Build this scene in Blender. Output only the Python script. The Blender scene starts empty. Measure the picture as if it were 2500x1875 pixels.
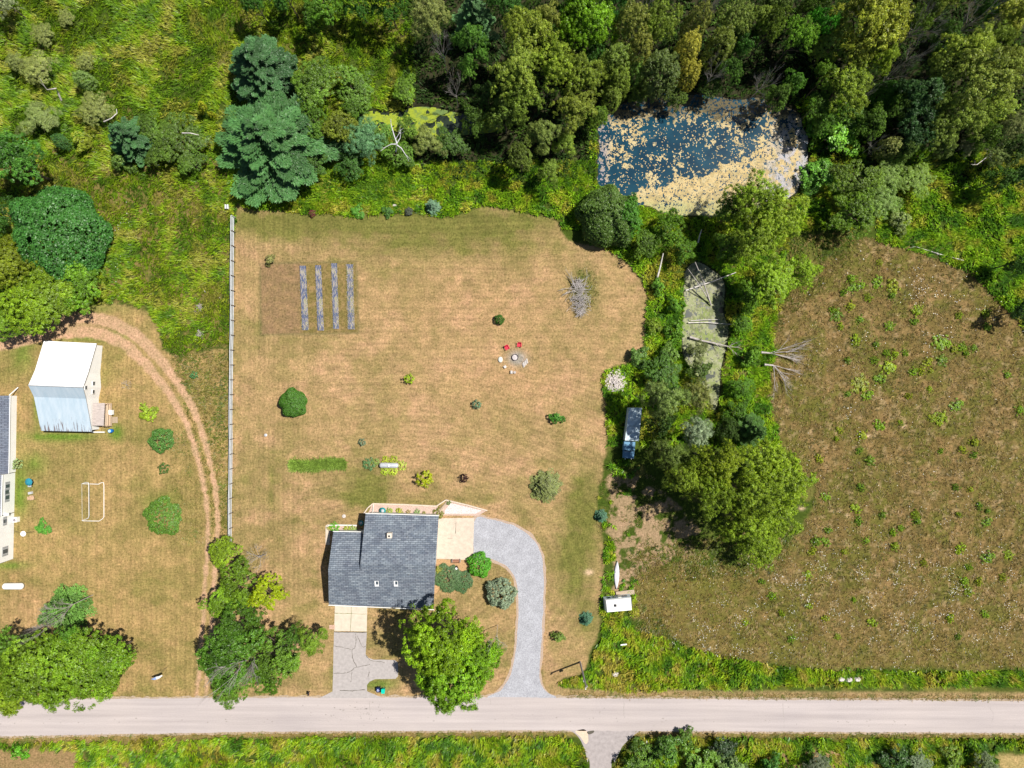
import bpy, math, random
import numpy as np
from mathutils import Vector, Matrix
from mathutils.geometry import tessellate_polygon

# ------------------------------------------------------------------ camera, light, exposure
S = bpy.context.scene
COL = S.collection
CAMH = 133.3; PX = 0.08
cam_d = bpy.data.cameras.new('camera'); cam = bpy.data.objects.new('camera', cam_d); COL.objects.link(cam)
cam_d.sensor_width = 36; cam_d.lens = 24; cam_d.clip_start = 1; cam_d.clip_end = 6000
cam.location = (0, 0, CAMH); cam.rotation_euler = (0, 0, 0); S.camera = cam

SUN_EL = math.radians(61.7); SUN_AZ = math.atan2(0.934, 0.357)
sun_dir = Vector((math.sin(SUN_AZ)*math.cos(SUN_EL), math.cos(SUN_AZ)*math.cos(SUN_EL), math.sin(SUN_EL)))
w = bpy.data.worlds.new('World'); S.world = w; w.use_nodes = True
nt = w.node_tree; nt.nodes.clear()
o_ = nt.nodes.new('ShaderNodeOutputWorld'); b_ = nt.nodes.new('ShaderNodeBackground'); s_ = nt.nodes.new('ShaderNodeTexSky')
s_.sky_type = 'NISHITA'; s_.sun_disc = False; s_.sun_elevation = SUN_EL; s_.sun_rotation = SUN_AZ
b_.inputs['Strength'].default_value = 0.05
nt.links.new(s_.outputs[0], b_.inputs[0]); nt.links.new(b_.outputs[0], o_.inputs[0])
sl = bpy.data.lights.new('sun', 'SUN'); sl.energy = 5.0; sl.angle = math.radians(0.5); sl.color = (1.0, 0.95, 0.87)
so = bpy.data.objects.new('sun', sl); COL.objects.link(so); so.location = sun_dir*300
so.rotation_euler = sun_dir.to_track_quat('Z', 'Y').to_euler()
vs = S.view_settings; vs.view_transform = 'Standard'; vs.look = 'None'; vs.exposure = 0.42; vs.gamma = 1; vs.use_curve_mapping = False

def W(px, py, z=0.0):
    k = PX*(CAMH-z)/CAMH
    return ((px-1250)*k, -(py-937.5)*k, z)

# ------------------------------------------------------------------ numpy noise
def vnoise(x, y, seed=0):
    xi = np.floor(x).astype(np.int64); yi = np.floor(y).astype(np.int64)
    fx = x-xi; fy = y-yi; fx = fx*fx*(3-2*fx); fy = fy*fy*(3-2*fy)
    def h(a, b):
        n = (a*374761393 + b*668265263 + seed*2147483647) & 0xffffffff
        n = ((n ^ (n >> 13))*1274126177) & 0xffffffff
        n = (n ^ (n >> 16)) & 0xffff
        return n/65535.0
    return (h(xi, yi)*(1-fx)+h(xi+1, yi)*fx)*(1-fy)+(h(xi, yi+1)*(1-fx)+h(xi+1, yi+1)*fx)*fy
def fbm(x, y, scale, seed=0, octs=4):
    t = 0; a = 0.5; s = 1.0/scale; n = 0
    for i in range(octs):
        t = t+a*vnoise(x*s+17.3*i, y*s-9.1*i, seed+i*31); n += a; a *= 0.5; s *= 2.03
    return t/n
def sst(a, b, x):
    t = np.clip((x-a)/(b-a), 0, 1); return t*t*(3-2*t)
def inside(poly, x, y):
    p = np.array(poly, float); r = np.zeros(x.shape, bool); j = len(p)-1
    for i in range(len(p)):
        xi, yi = p[i]; xj, yj = p[j]
        if yi != yj:
            r ^= ((yi > y) != (yj > y)) & (x < (xj-xi)*(y-yi)/(yj-yi)+xi)
        j = i
    return r
def segdist(pts, x, y, closed=True):
    p = np.array(pts, float); d = np.full(x.shape, 1e9); n = len(p)
    for i in range(n if closed else n-1):
        a = p[i]; b = p[(i+1) % n]; ab = b-a; L = max(ab@ab, 1e-9)
        t = np.clip(((x-a[0])*ab[0]+(y-a[1])*ab[1])/L, 0, 1)
        d = np.minimum(d, np.hypot(x-a[0]-t*ab[0], y-a[1]-t*ab[1]))
    return d
def sdf(poly, x, y):
    d = segdist(poly, x, y); return np.where(inside(poly, x, y), d, -d)
def smooth(pts, closed=True, n=6):
    p = np.array(pts, float); out = []; N = len(p)
    for i in range(N if closed else N-1):
        if closed: a, b, c, d = p[(i-1) % N], p[i], p[(i+1) % N], p[(i+2) % N]
        else: a, b, c, d = p[max(i-1, 0)], p[i], p[i+1], p[min(i+2, N-1)]
        for k in range(n):
            t = k/n
            out.append(0.5*((2*b)+(c-a)*t+(2*a-5*b+4*c-d)*t*t+(3*b-a-3*c+d)*t**3))
    if not closed: out.append(p[-1])
    return [tuple(q) for q in out]

# ------------------------------------------------------------------ materials
def newmat(name):
    m = bpy.data.materials.new(name); m.use_nodes = True; n = m.node_tree; n.nodes.clear()
    out = n.nodes.new('ShaderNodeOutputMaterial'); p = n.nodes.new('ShaderNodeBsdfPrincipled')
    n.links.new(p.outputs[0], out.inputs[0]); return m, n, p, out
def tex(n, kind, scale, coord=None, detail=4, stretch=None, rough=0.6):
    tc = n.nodes.new('ShaderNodeTexCoord'); mp = n.nodes.new('ShaderNodeMapping')
    n.links.new(tc.outputs['Object'], mp.inputs[0])
    if stretch: mp.inputs['Scale'].default_value = stretch
    t = n.nodes.new('ShaderNodeTexNoise' if kind == 'noise' else 'ShaderNodeTexVoronoi')
    t.inputs['Scale'].default_value = scale
    if kind == 'noise': t.inputs['Detail'].default_value = detail; t.inputs['Roughness'].default_value = rough
    n.links.new(mp.outputs[0], t.inputs[0]); return t
def ramp(n, src, stops):
    r = n.nodes.new('ShaderNodeValToRGB'); e = r.color_ramp.elements
    while len(e) < len(stops): e.new(0.5)
    for i, (p, c) in enumerate(stops): e[i].position = p; e[i].color = (*c, 1) if len(c) == 3 else c
    n.links.new(src, r.inputs[0]); return r
def mul(n, a, b, fac=1.0, mode='MULTIPLY'):
    m = n.nodes.new('ShaderNodeMix'); m.data_type = 'RGBA'; m.blend_type = mode
    m.inputs[0].default_value = fac; n.links.new(a, m.inputs[6]); n.links.new(b, m.inputs[7]); return m.outputs[2]
def bump(n, src, p, strength=0.5, dist=0.05):
    b = n.nodes.new('ShaderNodeBump'); b.inputs['Strength'].default_value = strength; b.inputs['Distance'].default_value = dist
    n.links.new(src, b.inputs['Height']); n.links.new(b.outputs[0], p.inputs['Normal'])
def simple(name, col, rough=0.7, var=0.12, scale=3.0, metal=0.0, stretch=None, spec=0.3, bmp=0.0):
    m, n, p, out = newmat(name)
    t = tex(n, 'noise', scale, stretch=stretch, detail=5)
    lo = tuple(c*(1-var*1.6) for c in col); hi = tuple(min(1, c*(1+var)) for c in col)
    r = ramp(n, t.outputs[0], [(0.3, lo), (0.7, hi)])
    n.links.new(r.outputs[0], p.inputs['Base Color']); p.inputs['Roughness'].default_value = rough
    p.inputs['Metallic'].default_value = metal; p.inputs['Specular IOR Level'].default_value = spec
    if bmp: bump(n, t.outputs[0], p, bmp, 0.02)
    return m
def ground_mat():
    m, n, p, out = newmat('ground_cover')
    at = n.nodes.new('ShaderNodeAttribute'); at.attribute_name = 'col'
    t1 = tex(n, 'noise', 2.6, detail=6, rough=0.75); t2 = tex(n, 'noise', 0.5, detail=3)
    t3 = tex(n, 'noise', 1.6, detail=4, stretch=(4.5, 0.5, 1)); t4 = tex(n, 'noise', 1.6, detail=4, stretch=(0.5, 4.5, 1))
    r1 = ramp(n, t1.outputs[0], [(0.32, (0.36, 0.37, 0.30)), (0.46, (0.86, 0.87, 0.83)), (0.56, (1.05, 1.04, 1.04)), (0.70, (1.55, 1.5, 1.42))])
    r2 = ramp(n, t2.outputs[0], [(0.3, (0.80, 0.86, 0.76)), (0.7, (1.14, 1.08, 1.12))])
    r3 = ramp(n, t3.outputs[0], [(0.35, (0.84, 0.84, 0.82)), (0.65, (1.12, 1.12, 1.12))])
    r4 = ramp(n, t4.outputs[0], [(0.35, (0.86, 0.86, 0.84)), (0.65, (1.1, 1.1, 1.1))])
    c = mul(n, at.outputs[0], r1.outputs[0]); c = mul(n, c, r2.outputs[0]); c = mul(n, c, r3.outputs[0]); c = mul(n, c, r4.outputs[0])
    n.links.new(c, p.inputs['Base Color']); p.inputs['Roughness'].default_value = 1; p.inputs['Specular IOR Level'].default_value = 0.1
    bump(n, t1.outputs[0], p, 0.7, 0.12); return m
def leaf_mat(name='foliage', tr=0.2):
    m, n, p, out = newmat(name)
    at = n.nodes.new('ShaderNodeAttribute'); at.attribute_name = 'col'
    oi = n.nodes.new('ShaderNodeObjectInfo'); c = mul(n, at.outputs[0], oi.outputs['Color'])
    d = n.nodes.new('ShaderNodeBsdfDiffuse'); t = n.nodes.new('ShaderNodeBsdfTranslucent'); g = n.nodes.new('ShaderNodeBsdfGlossy')
    g.inputs['Roughness'].default_value = 0.45
    mx = n.nodes.new('ShaderNodeMixShader'); mx.inputs[0].default_value = tr
    mg = n.nodes.new('ShaderNodeMixShader'); mg.inputs[0].default_value = 0.03
    n.links.new(c, d.inputs[0]); n.links.new(c, t.inputs[0]); n.nodes.remove(p)
    n.links.new(d.outputs[0], mx.inputs[1]); n.links.new(t.outputs[0], mx.inputs[2])
    n.links.new(mx.outputs[0], mg.inputs[1]); n.links.new(g.outputs[0], mg.inputs[2]); n.links.new(mg.outputs[0], out.inputs[0])
    return m
M = {}
M['ground'] = ground_mat(); M['leaf'] = leaf_mat(); M['grass'] = leaf_mat('grass_blades', 0.25)
M['bark'] = simple('bark', (0.13, 0.10, 0.075), 0.9, 0.3, 4)
M['deadwood'] = simple('dead_wood', (0.42, 0.38, 0.36), 0.85, 0.25, 2)
M['palewood'] = simple('bleached_wood', (0.62, 0.58, 0.54), 0.85, 0.2, 2)
M['white'] = simple('white_paint', (0.8, 0.8, 0.79), 0.5, 0.04, 1.2)
M['offwhite'] = simple('off_white_trim', (0.66, 0.65, 0.6), 0.6, 0.08, 2)
M['concrete'] = simple('concrete', (0.52, 0.44, 0.36), 0.9, 0.10, 1.3)
M['slab'] = simple('cream_concrete', (0.53, 0.47, 0.38), 0.9, 0.08, 1.1)
M['asphalt'] = simple('weathered_asphalt', (0.36, 0.33, 0.32), 0.9, 0.10, 1.8)
M['crack'] = simple('crack_filler', (0.10, 0.09, 0.07), 0.9, 0.3, 5)
M['weedcrack'] = simple('weedy_joint', (0.16, 0.17, 0.05), 0.9, 0.4, 5)
M['dark'] = simple('dark_plastic', (0.02, 0.02, 0.025), 0.5, 0.2, 4)
M['glass'] = simple('window_glass', (0.05, 0.07, 0.09), 0.1, 0.1, 2, spec=0.8)
M['red'] = simple('red_plastic', (0.55, 0.02, 0.05), 0.45, 0.1, 4)
M['stone'] = simple('pale_stone', (0.55, 0.50, 0.47), 0.9, 0.2, 3, bmp=0.4)
M['steel'] = simple('galvanized_steel', (0.55, 0.57, 0.60), 0.4, 0.1, 3, metal=0.3)
M['wood'] = simple('weathered_wood', (0.42, 0.33, 0.24), 0.85, 0.2, 3, stretch=(1, 12, 1))
M['brownwood'] = simple('brown_wood', (0.30, 0.14, 0.09), 0.8, 0.2, 5)
M['rail'] = simple('fence_paint', (0.52, 0.54, 0.55), 0.6, 0.1, 2)
M['blue'] = simple('blue_plastic', (0.01, 0.16, 0.55), 0.4, 0.1, 4)
M['teal'] = simple('teal_glaze', (0.02, 0.25, 0.27), 0.35, 0.15, 4)
M['green_bin'] = simple('green_plastic', (0.0, 0.50, 0.38), 0.5, 0.08, 4)
M['navy'] = simple('navy_plastic', (0.008, 0.02, 0.09), 0.5, 0.1, 4)
M['grey'] = simple('grey_metal', (0.32, 0.33, 0.34), 0.6, 0.15, 4)

# ------------------------------------------------------------------ mesh helpers
def tag(o, label=None, cat=None, group=None, kind=None):
    if label: o['label'] = label
    if cat: o['category'] = cat
    if group: o['group'] = group
    if kind: o['kind'] = kind
    return o
def link(o, parent=None):
    COL.objects.link(o)
    if parent: o.parent = parent
    return o
def thing(name, label, cat, loc=(0, 0, 0), rz=0, group=None):
    o = bpy.data.objects.new(name, None); o.empty_display_size = 0.3; link(o)
    o.location = loc; o.rotation_euler = (0, 0, rz); return tag(o, label, cat, group)
def npmesh(name, V, F, cols=None, domain='FACE', smooth_=False):
    V = np.asarray(V, np.float32); F = np.asarray(F, np.int32); me = bpy.data.meshes.new(name)
    me.vertices.add(len(V)); me.vertices.foreach_set('co', V.ravel())
    k = F.shape[1]; me.loops.add(F.size); me.loops.foreach_set('vertex_index', F.ravel())
    me.polygons.add(len(F)); me.polygons.foreach_set('loop_start', np.arange(0, F.size, k, dtype=np.int32))
    me.update(calc_edges=True)
    if cols is not None:
        c = np.ones((len(cols), 4), np.float32); c[:, :3] = cols
        a = me.attributes.new('col', 'FLOAT_COLOR', domain); a.data.foreach_set('color', c.ravel())
    if smooth_: me.polygons.foreach_set('use_smooth', np.ones(len(F), bool))
    return me
class MB:
    def __init__(s): s.v = []; s.f = []; s.m = []; s.mi = 0
    def add(s, vs, fs):
        b = len(s.v); s.v += [tuple(v) for v in vs]; s.f += [tuple(b+i for i in f) for f in fs]; s.m += [s.mi]*len(fs); return s
    def box(s, c, d, rz=0, taper=1.0):
        hx, hy, hz = d[0]/2, d[1]/2, d[2]/2; ca, sa = math.cos(rz), math.sin(rz); vs = []
        for z in (-hz, hz):
            t = taper if z > 0 else 1
            for x, y in ((-hx, -hy), (hx, -hy), (hx, hy), (-hx, hy)):
                x *= t; y *= t; vs.append((c[0]+x*ca-y*sa, c[1]+x*sa+y*ca, c[2]+z))
        return s.add(vs, [(3, 2, 1, 0), (4, 5, 6, 7), (0, 1, 5, 4), (1, 2, 6, 5), (2, 3, 7, 6), (3, 0, 4, 7)])
    def hexa(s, b, t):
        return s.add(list(b)+list(t), [(3, 2, 1, 0), (4, 5, 6, 7), (0, 1, 5, 4), (1, 2, 6, 5), (2, 3, 7, 6), (3, 0, 4, 7)])
    def tube(s, pts, r, n=8, cap=True):
        rs = r if isinstance(r, (list, tuple)) else [r]*len(pts); P = [Vector(p) for p in pts]; vs = []; fs = []
        for i, p in enumerate(P):
            d = (P[min(i+1, len(P)-1)]-P[max(i-1, 0)]).normalized()
            a = Vector((0, 0, 1)) if abs(d.z) < 0.9 else Vector((1, 0, 0))
            u = d.cross(a).normalized(); v = d.cross(u)
            for k in range(n):
                t = 2*math.pi*k/n; q = p+(u*math.cos(t)+v*math.sin(t))*rs[i]; vs.append(tuple(q))
        for i in range(len(P)-1):
            for k in range(n):
                fs.append((i*n+k, i*n+(k+1) % n, (i+1)*n+(k+1) % n, (i+1)*n+k))
        if cap: fs.append(tuple(range(n))[::-1]); fs.append(tuple((len(P)-1)*n+k for k in range(n)))
        return s.add(vs, fs)
    def lathe(s, c, prof, n=16, sx=1, sy=1):
        vs = []; fs = []
        for r, z in prof:
            for k in range(n):
                t = 2*math.pi*k/n; vs.append((c[0]+r*math.cos(t)*sx, c[1]+r*math.sin(t)*sy, c[2]+z))
        for i in range(len(prof)-1):
            for k in range(n): fs.append((i*n+k, i*n+(k+1) % n, (i+1)*n+(k+1) % n, (i+1)*n+k))
        fs.append(tuple(range(n))[::-1]); fs.append(tuple((len(prof)-1)*n+k for k in range(n)))
        return s.add(vs, fs)
    def sheet(s, pts, z):
        P = [Vector((p[0], p[1], z)) for p in pts]
        tr = tessellate_polygon([P]); fs = []
        for a, b, c in tr:
            n = (P[b]-P[a]).cross(P[c]-P[a])
            fs.append((a, b, c) if n.z > 0 else (a, c, b))
        return s.add(P, fs)
    def slab(s, pts, z0, z1):
        n = len(pts); area = sum(pts[i][0]*pts[(i+1) % n][1]-pts[(i+1) % n][0]*pts[i][1] for i in range(n))
        if area < 0: pts = pts[::-1]
        s.sheet(pts, z1); vs = [(p[0], p[1], z0) for p in pts]+[(p[0], p[1], z1) for p in pts]
        return s.add(vs, [(i, (i+1) % n, n+(i+1) % n, n+i) for i in range(n)])
    def build(s, name, mats, parent=None, smooth_=False, kind=None):
        if not isinstance(mats, (list, tuple)): mats = [mats]
        off = parent.location if parent else Vector((0, 0, 0)); base = parent
        if parent and parent.parent: off = Vector((0, 0, 0)); base = parent
        r = parent
        tot = Vector((0, 0, 0))
        while r: tot += r.location; r = r.parent
        me = bpy.data.meshes.new(name)
        me.from_pydata([(v[0]-tot[0], v[1]-tot[1], v[2]-tot[2]) for v in s.v], [], s.f)
        for m in mats: me.materials.append(m)
        me.polygons.foreach_set('material_index', s.m)
        if smooth_: me.polygons.foreach_set('use_smooth', [True]*len(s.f))
        o = bpy.data.objects.new(name, me); link(o, parent)
        if kind: o['kind'] = kind
        return o
def obj(name, me, mat, parent=None, loc=None):
    me.materials.append(mat) if mat and not me.materials else None
    o = bpy.data.objects.new(name, me); link(o, parent)
    if loc is not None: o.location = loc
    return o
def copy_tree(root, loc=None, rz=None, scale=None, label=None, group=None):
    c = root.copy(); COL.objects.link(c)
    if loc is not None: c.location = loc
    if rz is not None: c.rotation_euler = (0, 0, rz)
    if scale is not None: c.scale = scale
    if label: c['label'] = label
    if group: c['group'] = group
    for ch in list(root.children):
        d = ch.copy(); COL.objects.link(d); d.parent = c
        for g in list(ch.children):
            e = g.copy(); COL.objects.link(e); e.parent = d
    return c
def ragged(poly, amp=0.15, seed=1, step=0.4):
    out = []; n = len(poly)
    for i in range(n):
        a = np.array(poly[i]); b = np.array(poly[(i+1) % n]); L = np.linalg.norm(b-a); k = max(1, int(L/step))
        for j in range(k): out.append(a+(b-a)*j/k)
    P = np.array(out); d = np.roll(P, -1, 0)-np.roll(P, 1, 0); d /= np.maximum(np.linalg.norm(d, axis=1, keepdims=True), 1e-6)
    nz = (fbm(P[:, 0], P[:, 1], 1.2, seed, 3)-0.5)*2*amp
    P[:, 0] += -d[:, 1]*nz; P[:, 1] += d[:, 0]*nz
    return [tuple(p) for p in P]
def wp(pts, z=0): return [W(x, y, z)[:2] for x, y in pts]
# ------------------------------------------------------------------ regions (image pixels at ground level)
POND = smooth([(1463,310),(1458,380),(1462,445),(1500,485),(1560,500),(1640,522),(1750,528),(1850,512),(1930,480),(1968,430),(1975,350),(1962,300),(1930,258),(1850,238),(1750,232),(1640,222),(1560,238),(1500,268)])
_p = np.array(POND); _d = _p-np.array([1715, 380]); _d /= np.linalg.norm(_d, axis=1, keepdims=True); POND = [tuple(q) for q in _p+_d*((fbm(_p[:, 0], _p[:, 1], 26, 400)-.5)*26)[:, None]]
CREEK = smooth([(1672,660),(1700,636),(1740,655),(1772,690),(1770,760),(1782,800),(1776,850),(1764,900),(1760,960),(1750,1003),(1738,1010),(1728,960),(1695,915),(1668,870),(1664,800),(1668,740),(1668,700)])
MARSH = smooth([(860,310),(900,268),(960,272),(1010,258),(1060,258),(1110,270),(1200,288),(1215,320),(1150,330),(1060,335),(960,322)])
LAWN = smooth([(575,520),(610,511),(700,514),(750,524),(800,521),(850,527),(900,521),(950,526),(1000,521),(1080,527),(1130,520),(1180,503),(1240,512),(1300,524),(1360,535),(1385,585),(1470,605),(1530,640),(1575,700),(1580,760),(1575,830),(1560,880),(1490,900),(1470,930),(1480,990),(1480,1100),(1466,1180),(1456,1250),(1474,1310),(1474,1400),(1466,1480),(1462,1540),(1440,1600),(1424,1640),(1366,1665),(1350,1712),(560,1712),(556,1310),(566,900)], n=4)
YARD = [(-400,1710),(-400,860),(0,800),(150,772),(205,742),(300,742),(360,760),(385,800),(398,850),(440,880),(470,860),(560,850),(556,1712)]
MEADOW = smooth([(1885,850),(1890,760),(1960,690),(2040,620),(2110,585),(2200,600),(2350,650),(2440,730),(2520,830),(2560,1000),(3000,1200),(3000,1640),(2500,1636),(2200,1632),(2000,1628),(1800,1612),(1640,1560),(1560,1500),(1545,1420),(1600,1375),(1700,1380),(1850,1380),(1950,1300),(1990,1200),(1930,1130),(1890,1050),(1872,950)], n=4)
SAND = smooth([(1480,1165),(1560,1168),(1640,1220),(1700,1280),(1740,1330),(1690,1360),(1600,1385),(1550,1420),(1520,1440),(1495,1440),(1500,1340),(1478,1290),(1490,1230)])
LUSH = smooth([(1478,1502),(1530,1500),(1550,1540),(1600,1548),(1700,1585),(1850,1615),(2000,1632),(2500,1638),(3000,1638),(3000,1672),(2500,1672),(1760,1678),(1550,1690),(1470,1678),(1364,1672),(1385,1655),(1430,1640),(1452,1590),(1468,1540)])
GARDEN = [(635,644),(870,638),(876,813),(637,818)]
TRACKC = smooth([(-200,860),(0,825),(120,800),(230,795),(310,825),(370,880),(425,950),(465,1020),(492,1100),(510,1180),(519,1260),(518,1340),(512,1420),(508,1500),(500,1600),(490,1712)], False, 8)
ROADC = [(-1500,1740,92),(-400,1750,91),(0,1752.5,90),(640,1744.5,83),(1240,1742.5,81),(1880,1747,78),(2500,1750,78),(2900,1752,78),(4000,1758,78)]
def road_edges(x):
    X = np.array([r[0] for r in ROADC], float); C = np.interp(x, X, [r[1] for r in ROADC]); Wd = np.interp(x, X, [r[2] for r in ROADC])
    return C-Wd/2, C+Wd/2

def gauss(X, Y, cx, cy, sx, sy): return np.exp(-((X-cx)/sx)**2-((Y-cy)/sy)**2)
def mixc(base, col, m): return base*(1-m[..., None])+np.array(col)*m[..., None]
rutw = 8
def track_mask(X, Y):
    # two ruts either side of the centre line; they merge into a wide bare band in the upper left
    tc = np.array(TRACKC); d = np.diff(tc, axis=0); d /= np.linalg.norm(d, axis=1, keepdims=True); d = np.vstack([d, d[-1]])
    nrm = np.stack([-d[:, 1], d[:, 0]], 1); s = np.linspace(0, 1, len(tc))
    off = np.interp(tc[:, 1], [0, 820, 900, 1000, 1300, 1700], [17, 17, 17, 15.5, 11.5, 11])[:, None]
    a = segdist((tc+nrm*off), X, Y, False); b = segdist((tc-nrm*off), X, Y, False); c = segdist(tc, X, Y, False)
    wdt = np.interp(Y, [700, 830, 900, 1000, 1200, 1700], [15, 14, 11, 8, 5.5, 5])
    nz = (fbm(X, Y, 14, 77)-0.5)*10
    m = np.maximum(sst(-4, 4, wdt-a+nz), sst(-4, 4, wdt-b+nz))
    wide = sst(-8, 8, 24-c+nz*1.5)*sst(330, 120, X)
    return np.maximum(m, wide), c

def ground_fields(X, Y):
    n1 = fbm(X, Y, 60, 1); n2 = fbm(X, Y, 22, 2); n3 = fbm(X, Y, 9, 3); n4 = fbm(X, Y, 140, 4)
    jit = (n2-0.5)*26+(n3-0.5)*14
    # wild ground under tall growth
    c = np.zeros(X.shape+(3,)); c[...] = (0.055, 0.085, 0.012)
    c = mixc(c, (0.17, 0.15, 0.045), sst(0.55, 0.7, n1)*0.7)
    fld = sst(640, 430, Y)*sst(0, 1, (X < 600)*1.0)
    c = mixc(c, (0.22, 0.16, 0.06), sst(0.42, 0.62, n2)*((X < 570) & (Y > 350))*0.7)
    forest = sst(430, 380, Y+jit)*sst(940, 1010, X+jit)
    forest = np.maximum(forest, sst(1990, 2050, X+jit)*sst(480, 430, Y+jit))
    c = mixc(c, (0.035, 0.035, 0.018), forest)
    # lawn
    ld = sdf(LAWN, X, Y); yd = sdf(YARD, X, Y)
    lm = sst(-3, 5, ld+(n3-0.5)*10); ym = sst(-3, 6, yd+(n3-0.5)*14)
    lawn = np.maximum(lm, ym)
    L = np.zeros_like(c); L[...] = (0.345, 0.235, 0.118)
    L = mixc(L, (0.385, 0.248, 0.138), sst(0.45, 0.7, n1))
    L = mixc(L, (0.325, 0.228, 0.095), ym*0.8)
    gr = sst(0.47, 0.66, fbm(X, Y*1.2, 90, 11))*0.4+sst(0.55, 0.72, fbm(X*0.8, Y*1.6, 34, 12))*0.25
    ex = 1.1*gauss(X, Y, 1000, 535, 520, 30)+1.0*gauss(X, Y, 1090, 590, 250, 48)+0.7*gauss(X, Y, 700, 560, 140, 40)+0.9*gauss(X, Y, 905, 1200, 62, 45)+0.55*gauss(X, Y, 1040, 1225, 100, 22)
    ex = ex+0.8*gauss(X, Y, 1425, 1280, 45, 130)+0.75*gauss(X, Y, 1400, 1420, 50, 120)+0.5*gauss(X, Y, 800, 1265, 60, 25)+0.6*gauss(X, Y, 815, 1650, 14, 70)+0.5*gauss(X, Y, 935, 1665, 50, 20)+0.5*gauss(X, Y, 662, 1190, 8, 60)
    ex = ex*np.clip(0.55+n2*0.8, 0, 1.2)
    nogr = gauss(X, Y, 1150, 880, 330, 210)
    gm = np.clip(gr*(1-0.75*nogr)+ex, 0, 1)
    L = mixc(L, (0.135, 0.140, 0.034), gm*0.92)
    exb = 1.0*gauss(X, Y, 225, 822, 85, 12)+0.8*gauss(X, Y, 55, 860, 30, 50)+1.1*gauss(X, Y, 150, 1066, 90, 12)+1.0*gauss(X, Y, 285, 1055, 18, 20)+0.8*gauss(X, Y, 92, 990, 12, 60)+0.9*gauss(X, Y, 50, 1200, 20, 70)+0.7*gauss(X, Y, 88, 1130, 28, 28)+0.9*gauss(X, Y, 20, 1380, 50, 10)+.6*gauss(X, Y, 395, 1225, 40, 20)
    exb = exb+0.5*gauss(X, Y, 240, 752, 80, 14)+0.8*gauss(X, Y, 925, 1670, 40, 14)
    L = mixc(L, (0.10, 0.19, 0.02), np.clip(exb*(0.7+n3*0.5), 0, 1)*0.9)
    dirtp = 0.7*gauss(X, Y, 1250, 930, 120, 60)+0.5*gauss(X, Y, 1180, 740, 220, 90)+0.5*gauss(X, Y, 440, 880, 22, 60)+.6*gauss(X, Y, 60, 1480, 80, 60)
    L = mixc(L, (0.42, 0.25, 0.145), np.clip(dirtp*(0.4+n2), 0, 1)*0.7)
    # mowing stripes: north-south in the west, east-west elsewhere, arcs in the south
    arc = np.hypot((X-960)*.55, Y-1400)/13.0; st1 = np.sin(X/12.0*2*np.pi+(n4-0.5)*4)+.5*np.sin(X/27.0*2*np.pi); st2 = np.where(Y > 900, np.sin(arc*2*np.pi+(n4-0.5)*8), np.sin(Y/14.0*2*np.pi+(n4-0.5)*8))+.5*np.sin(Y/31.0*2*np.pi+n1*6)
    wv = sst(830, 700, X)
    amp = 0.09*np.clip(n1*1.6, 0, 1.3)
    L *= (1+amp*(st1*wv+st2*(1-wv)))[..., None]
    L *= (0.80+0.4*n2)[..., None]
    c = c*(1-lawn[..., None])+L*lawn[..., None]
    # patch of darker soil round the vegetable rows
    g = sst(-2, 4, sdf(GARDEN, X, Y)+(n3-0.5)*9)
    G = np.zeros_like(c); G[...] = (0.235, 0.155, 0.085); G = mixc(G, (0.17, 0.14, 0.04), sst(725, 745, X)*0.75); G = mixc(G, (0.30, 0.2, 0.1), sst(0.5, 0.65, n3)*0.5)
    border = np.exp(-(np.abs(sdf(GARDEN, X, Y))/3.0)**2)
    c = c*(1-g[..., None])+G*g[..., None]; c = mixc(c, (0.15, 0.13, 0.06), border*0.6)
    # meadow
    md = sdf(MEADOW, X, Y); mm = sst(-6, 10, md+jit*0.8)
    Mc = np.zeros_like(c); Mc[...] = (0.158, 0.115, 0.042)
    Mc = mixc(Mc, (0.25, 0.165, 0.075), sst(0.5, 0.66, n2)*0.7); Mc = mixc(Mc, (0.11, 0.115, 0.022), sst(0.45, 0.62, fbm(X, Y, 50, 21))*0.75)
    Mc = mixc(Mc, (0.30, 0.22, 0.12), sst(0.62, 0.72, fbm(X, Y, 12, 27))*0.7); Mc = mixc(Mc, (0.09, 0.075, 0.03), sst(0.60, 0.72, fbm(X, Y, 10, 28))*0.7); Mc = mixc(Mc, (0.14, 0.13, 0.03), np.clip(gauss(X, Y, 1680, 1450, 180, 90)+.7*sst(1480, 1640, Y), 0, 1)*0.75*np.clip(.4+n3, 0, 1)); Mc *= (1+.07*np.sin(np.hypot(X-2200, (Y-1150)*1.1)/17.0*2*np.pi+(n4-.5)*10)*np.clip(n1*1.6, 0, 1))[..., None]
    c = c*(1-mm[..., None])+Mc*mm[..., None]
    # bare sand
    sm = sst(-4, 6, sdf(SAND, X, Y)+jit*0.9)*sst(0.42, 0.52, fbm(X, Y, 20, 31))
    c = mixc(c, (0.34, 0.235, 0.15), sm*0.9)
    for bx, by, br in ((1438,1397,9),(1903,762,6),(1880,968,6),(2205,1040,7),(2120,1065,6),(1958,1240,7),(2068,1258,5),(1250,1188,0),(1212,1190,0)):
        if br: c = mixc(c, (0.55, 0.40, 0.27), np.clip(gauss(X, Y, bx, by, br, br*0.7)*1.2, 0, 1))
    # burn scar round the fire ring
    c = mixc(c, (0.30, 0.28, 0.27), np.clip(gauss(X, Y, 1262, 875, 20, 16)*1.5, 0, 1)*0.85)
    c = mixc(c, (0.13, 0.14, 0.04), np.clip(gauss(X, Y, 1425, 705, 38, 62)*1.3, 0, 1)*(0.4+n3*0.8).clip(0, 1))
    # road verges
    et, eb = road_edges(X)
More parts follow.
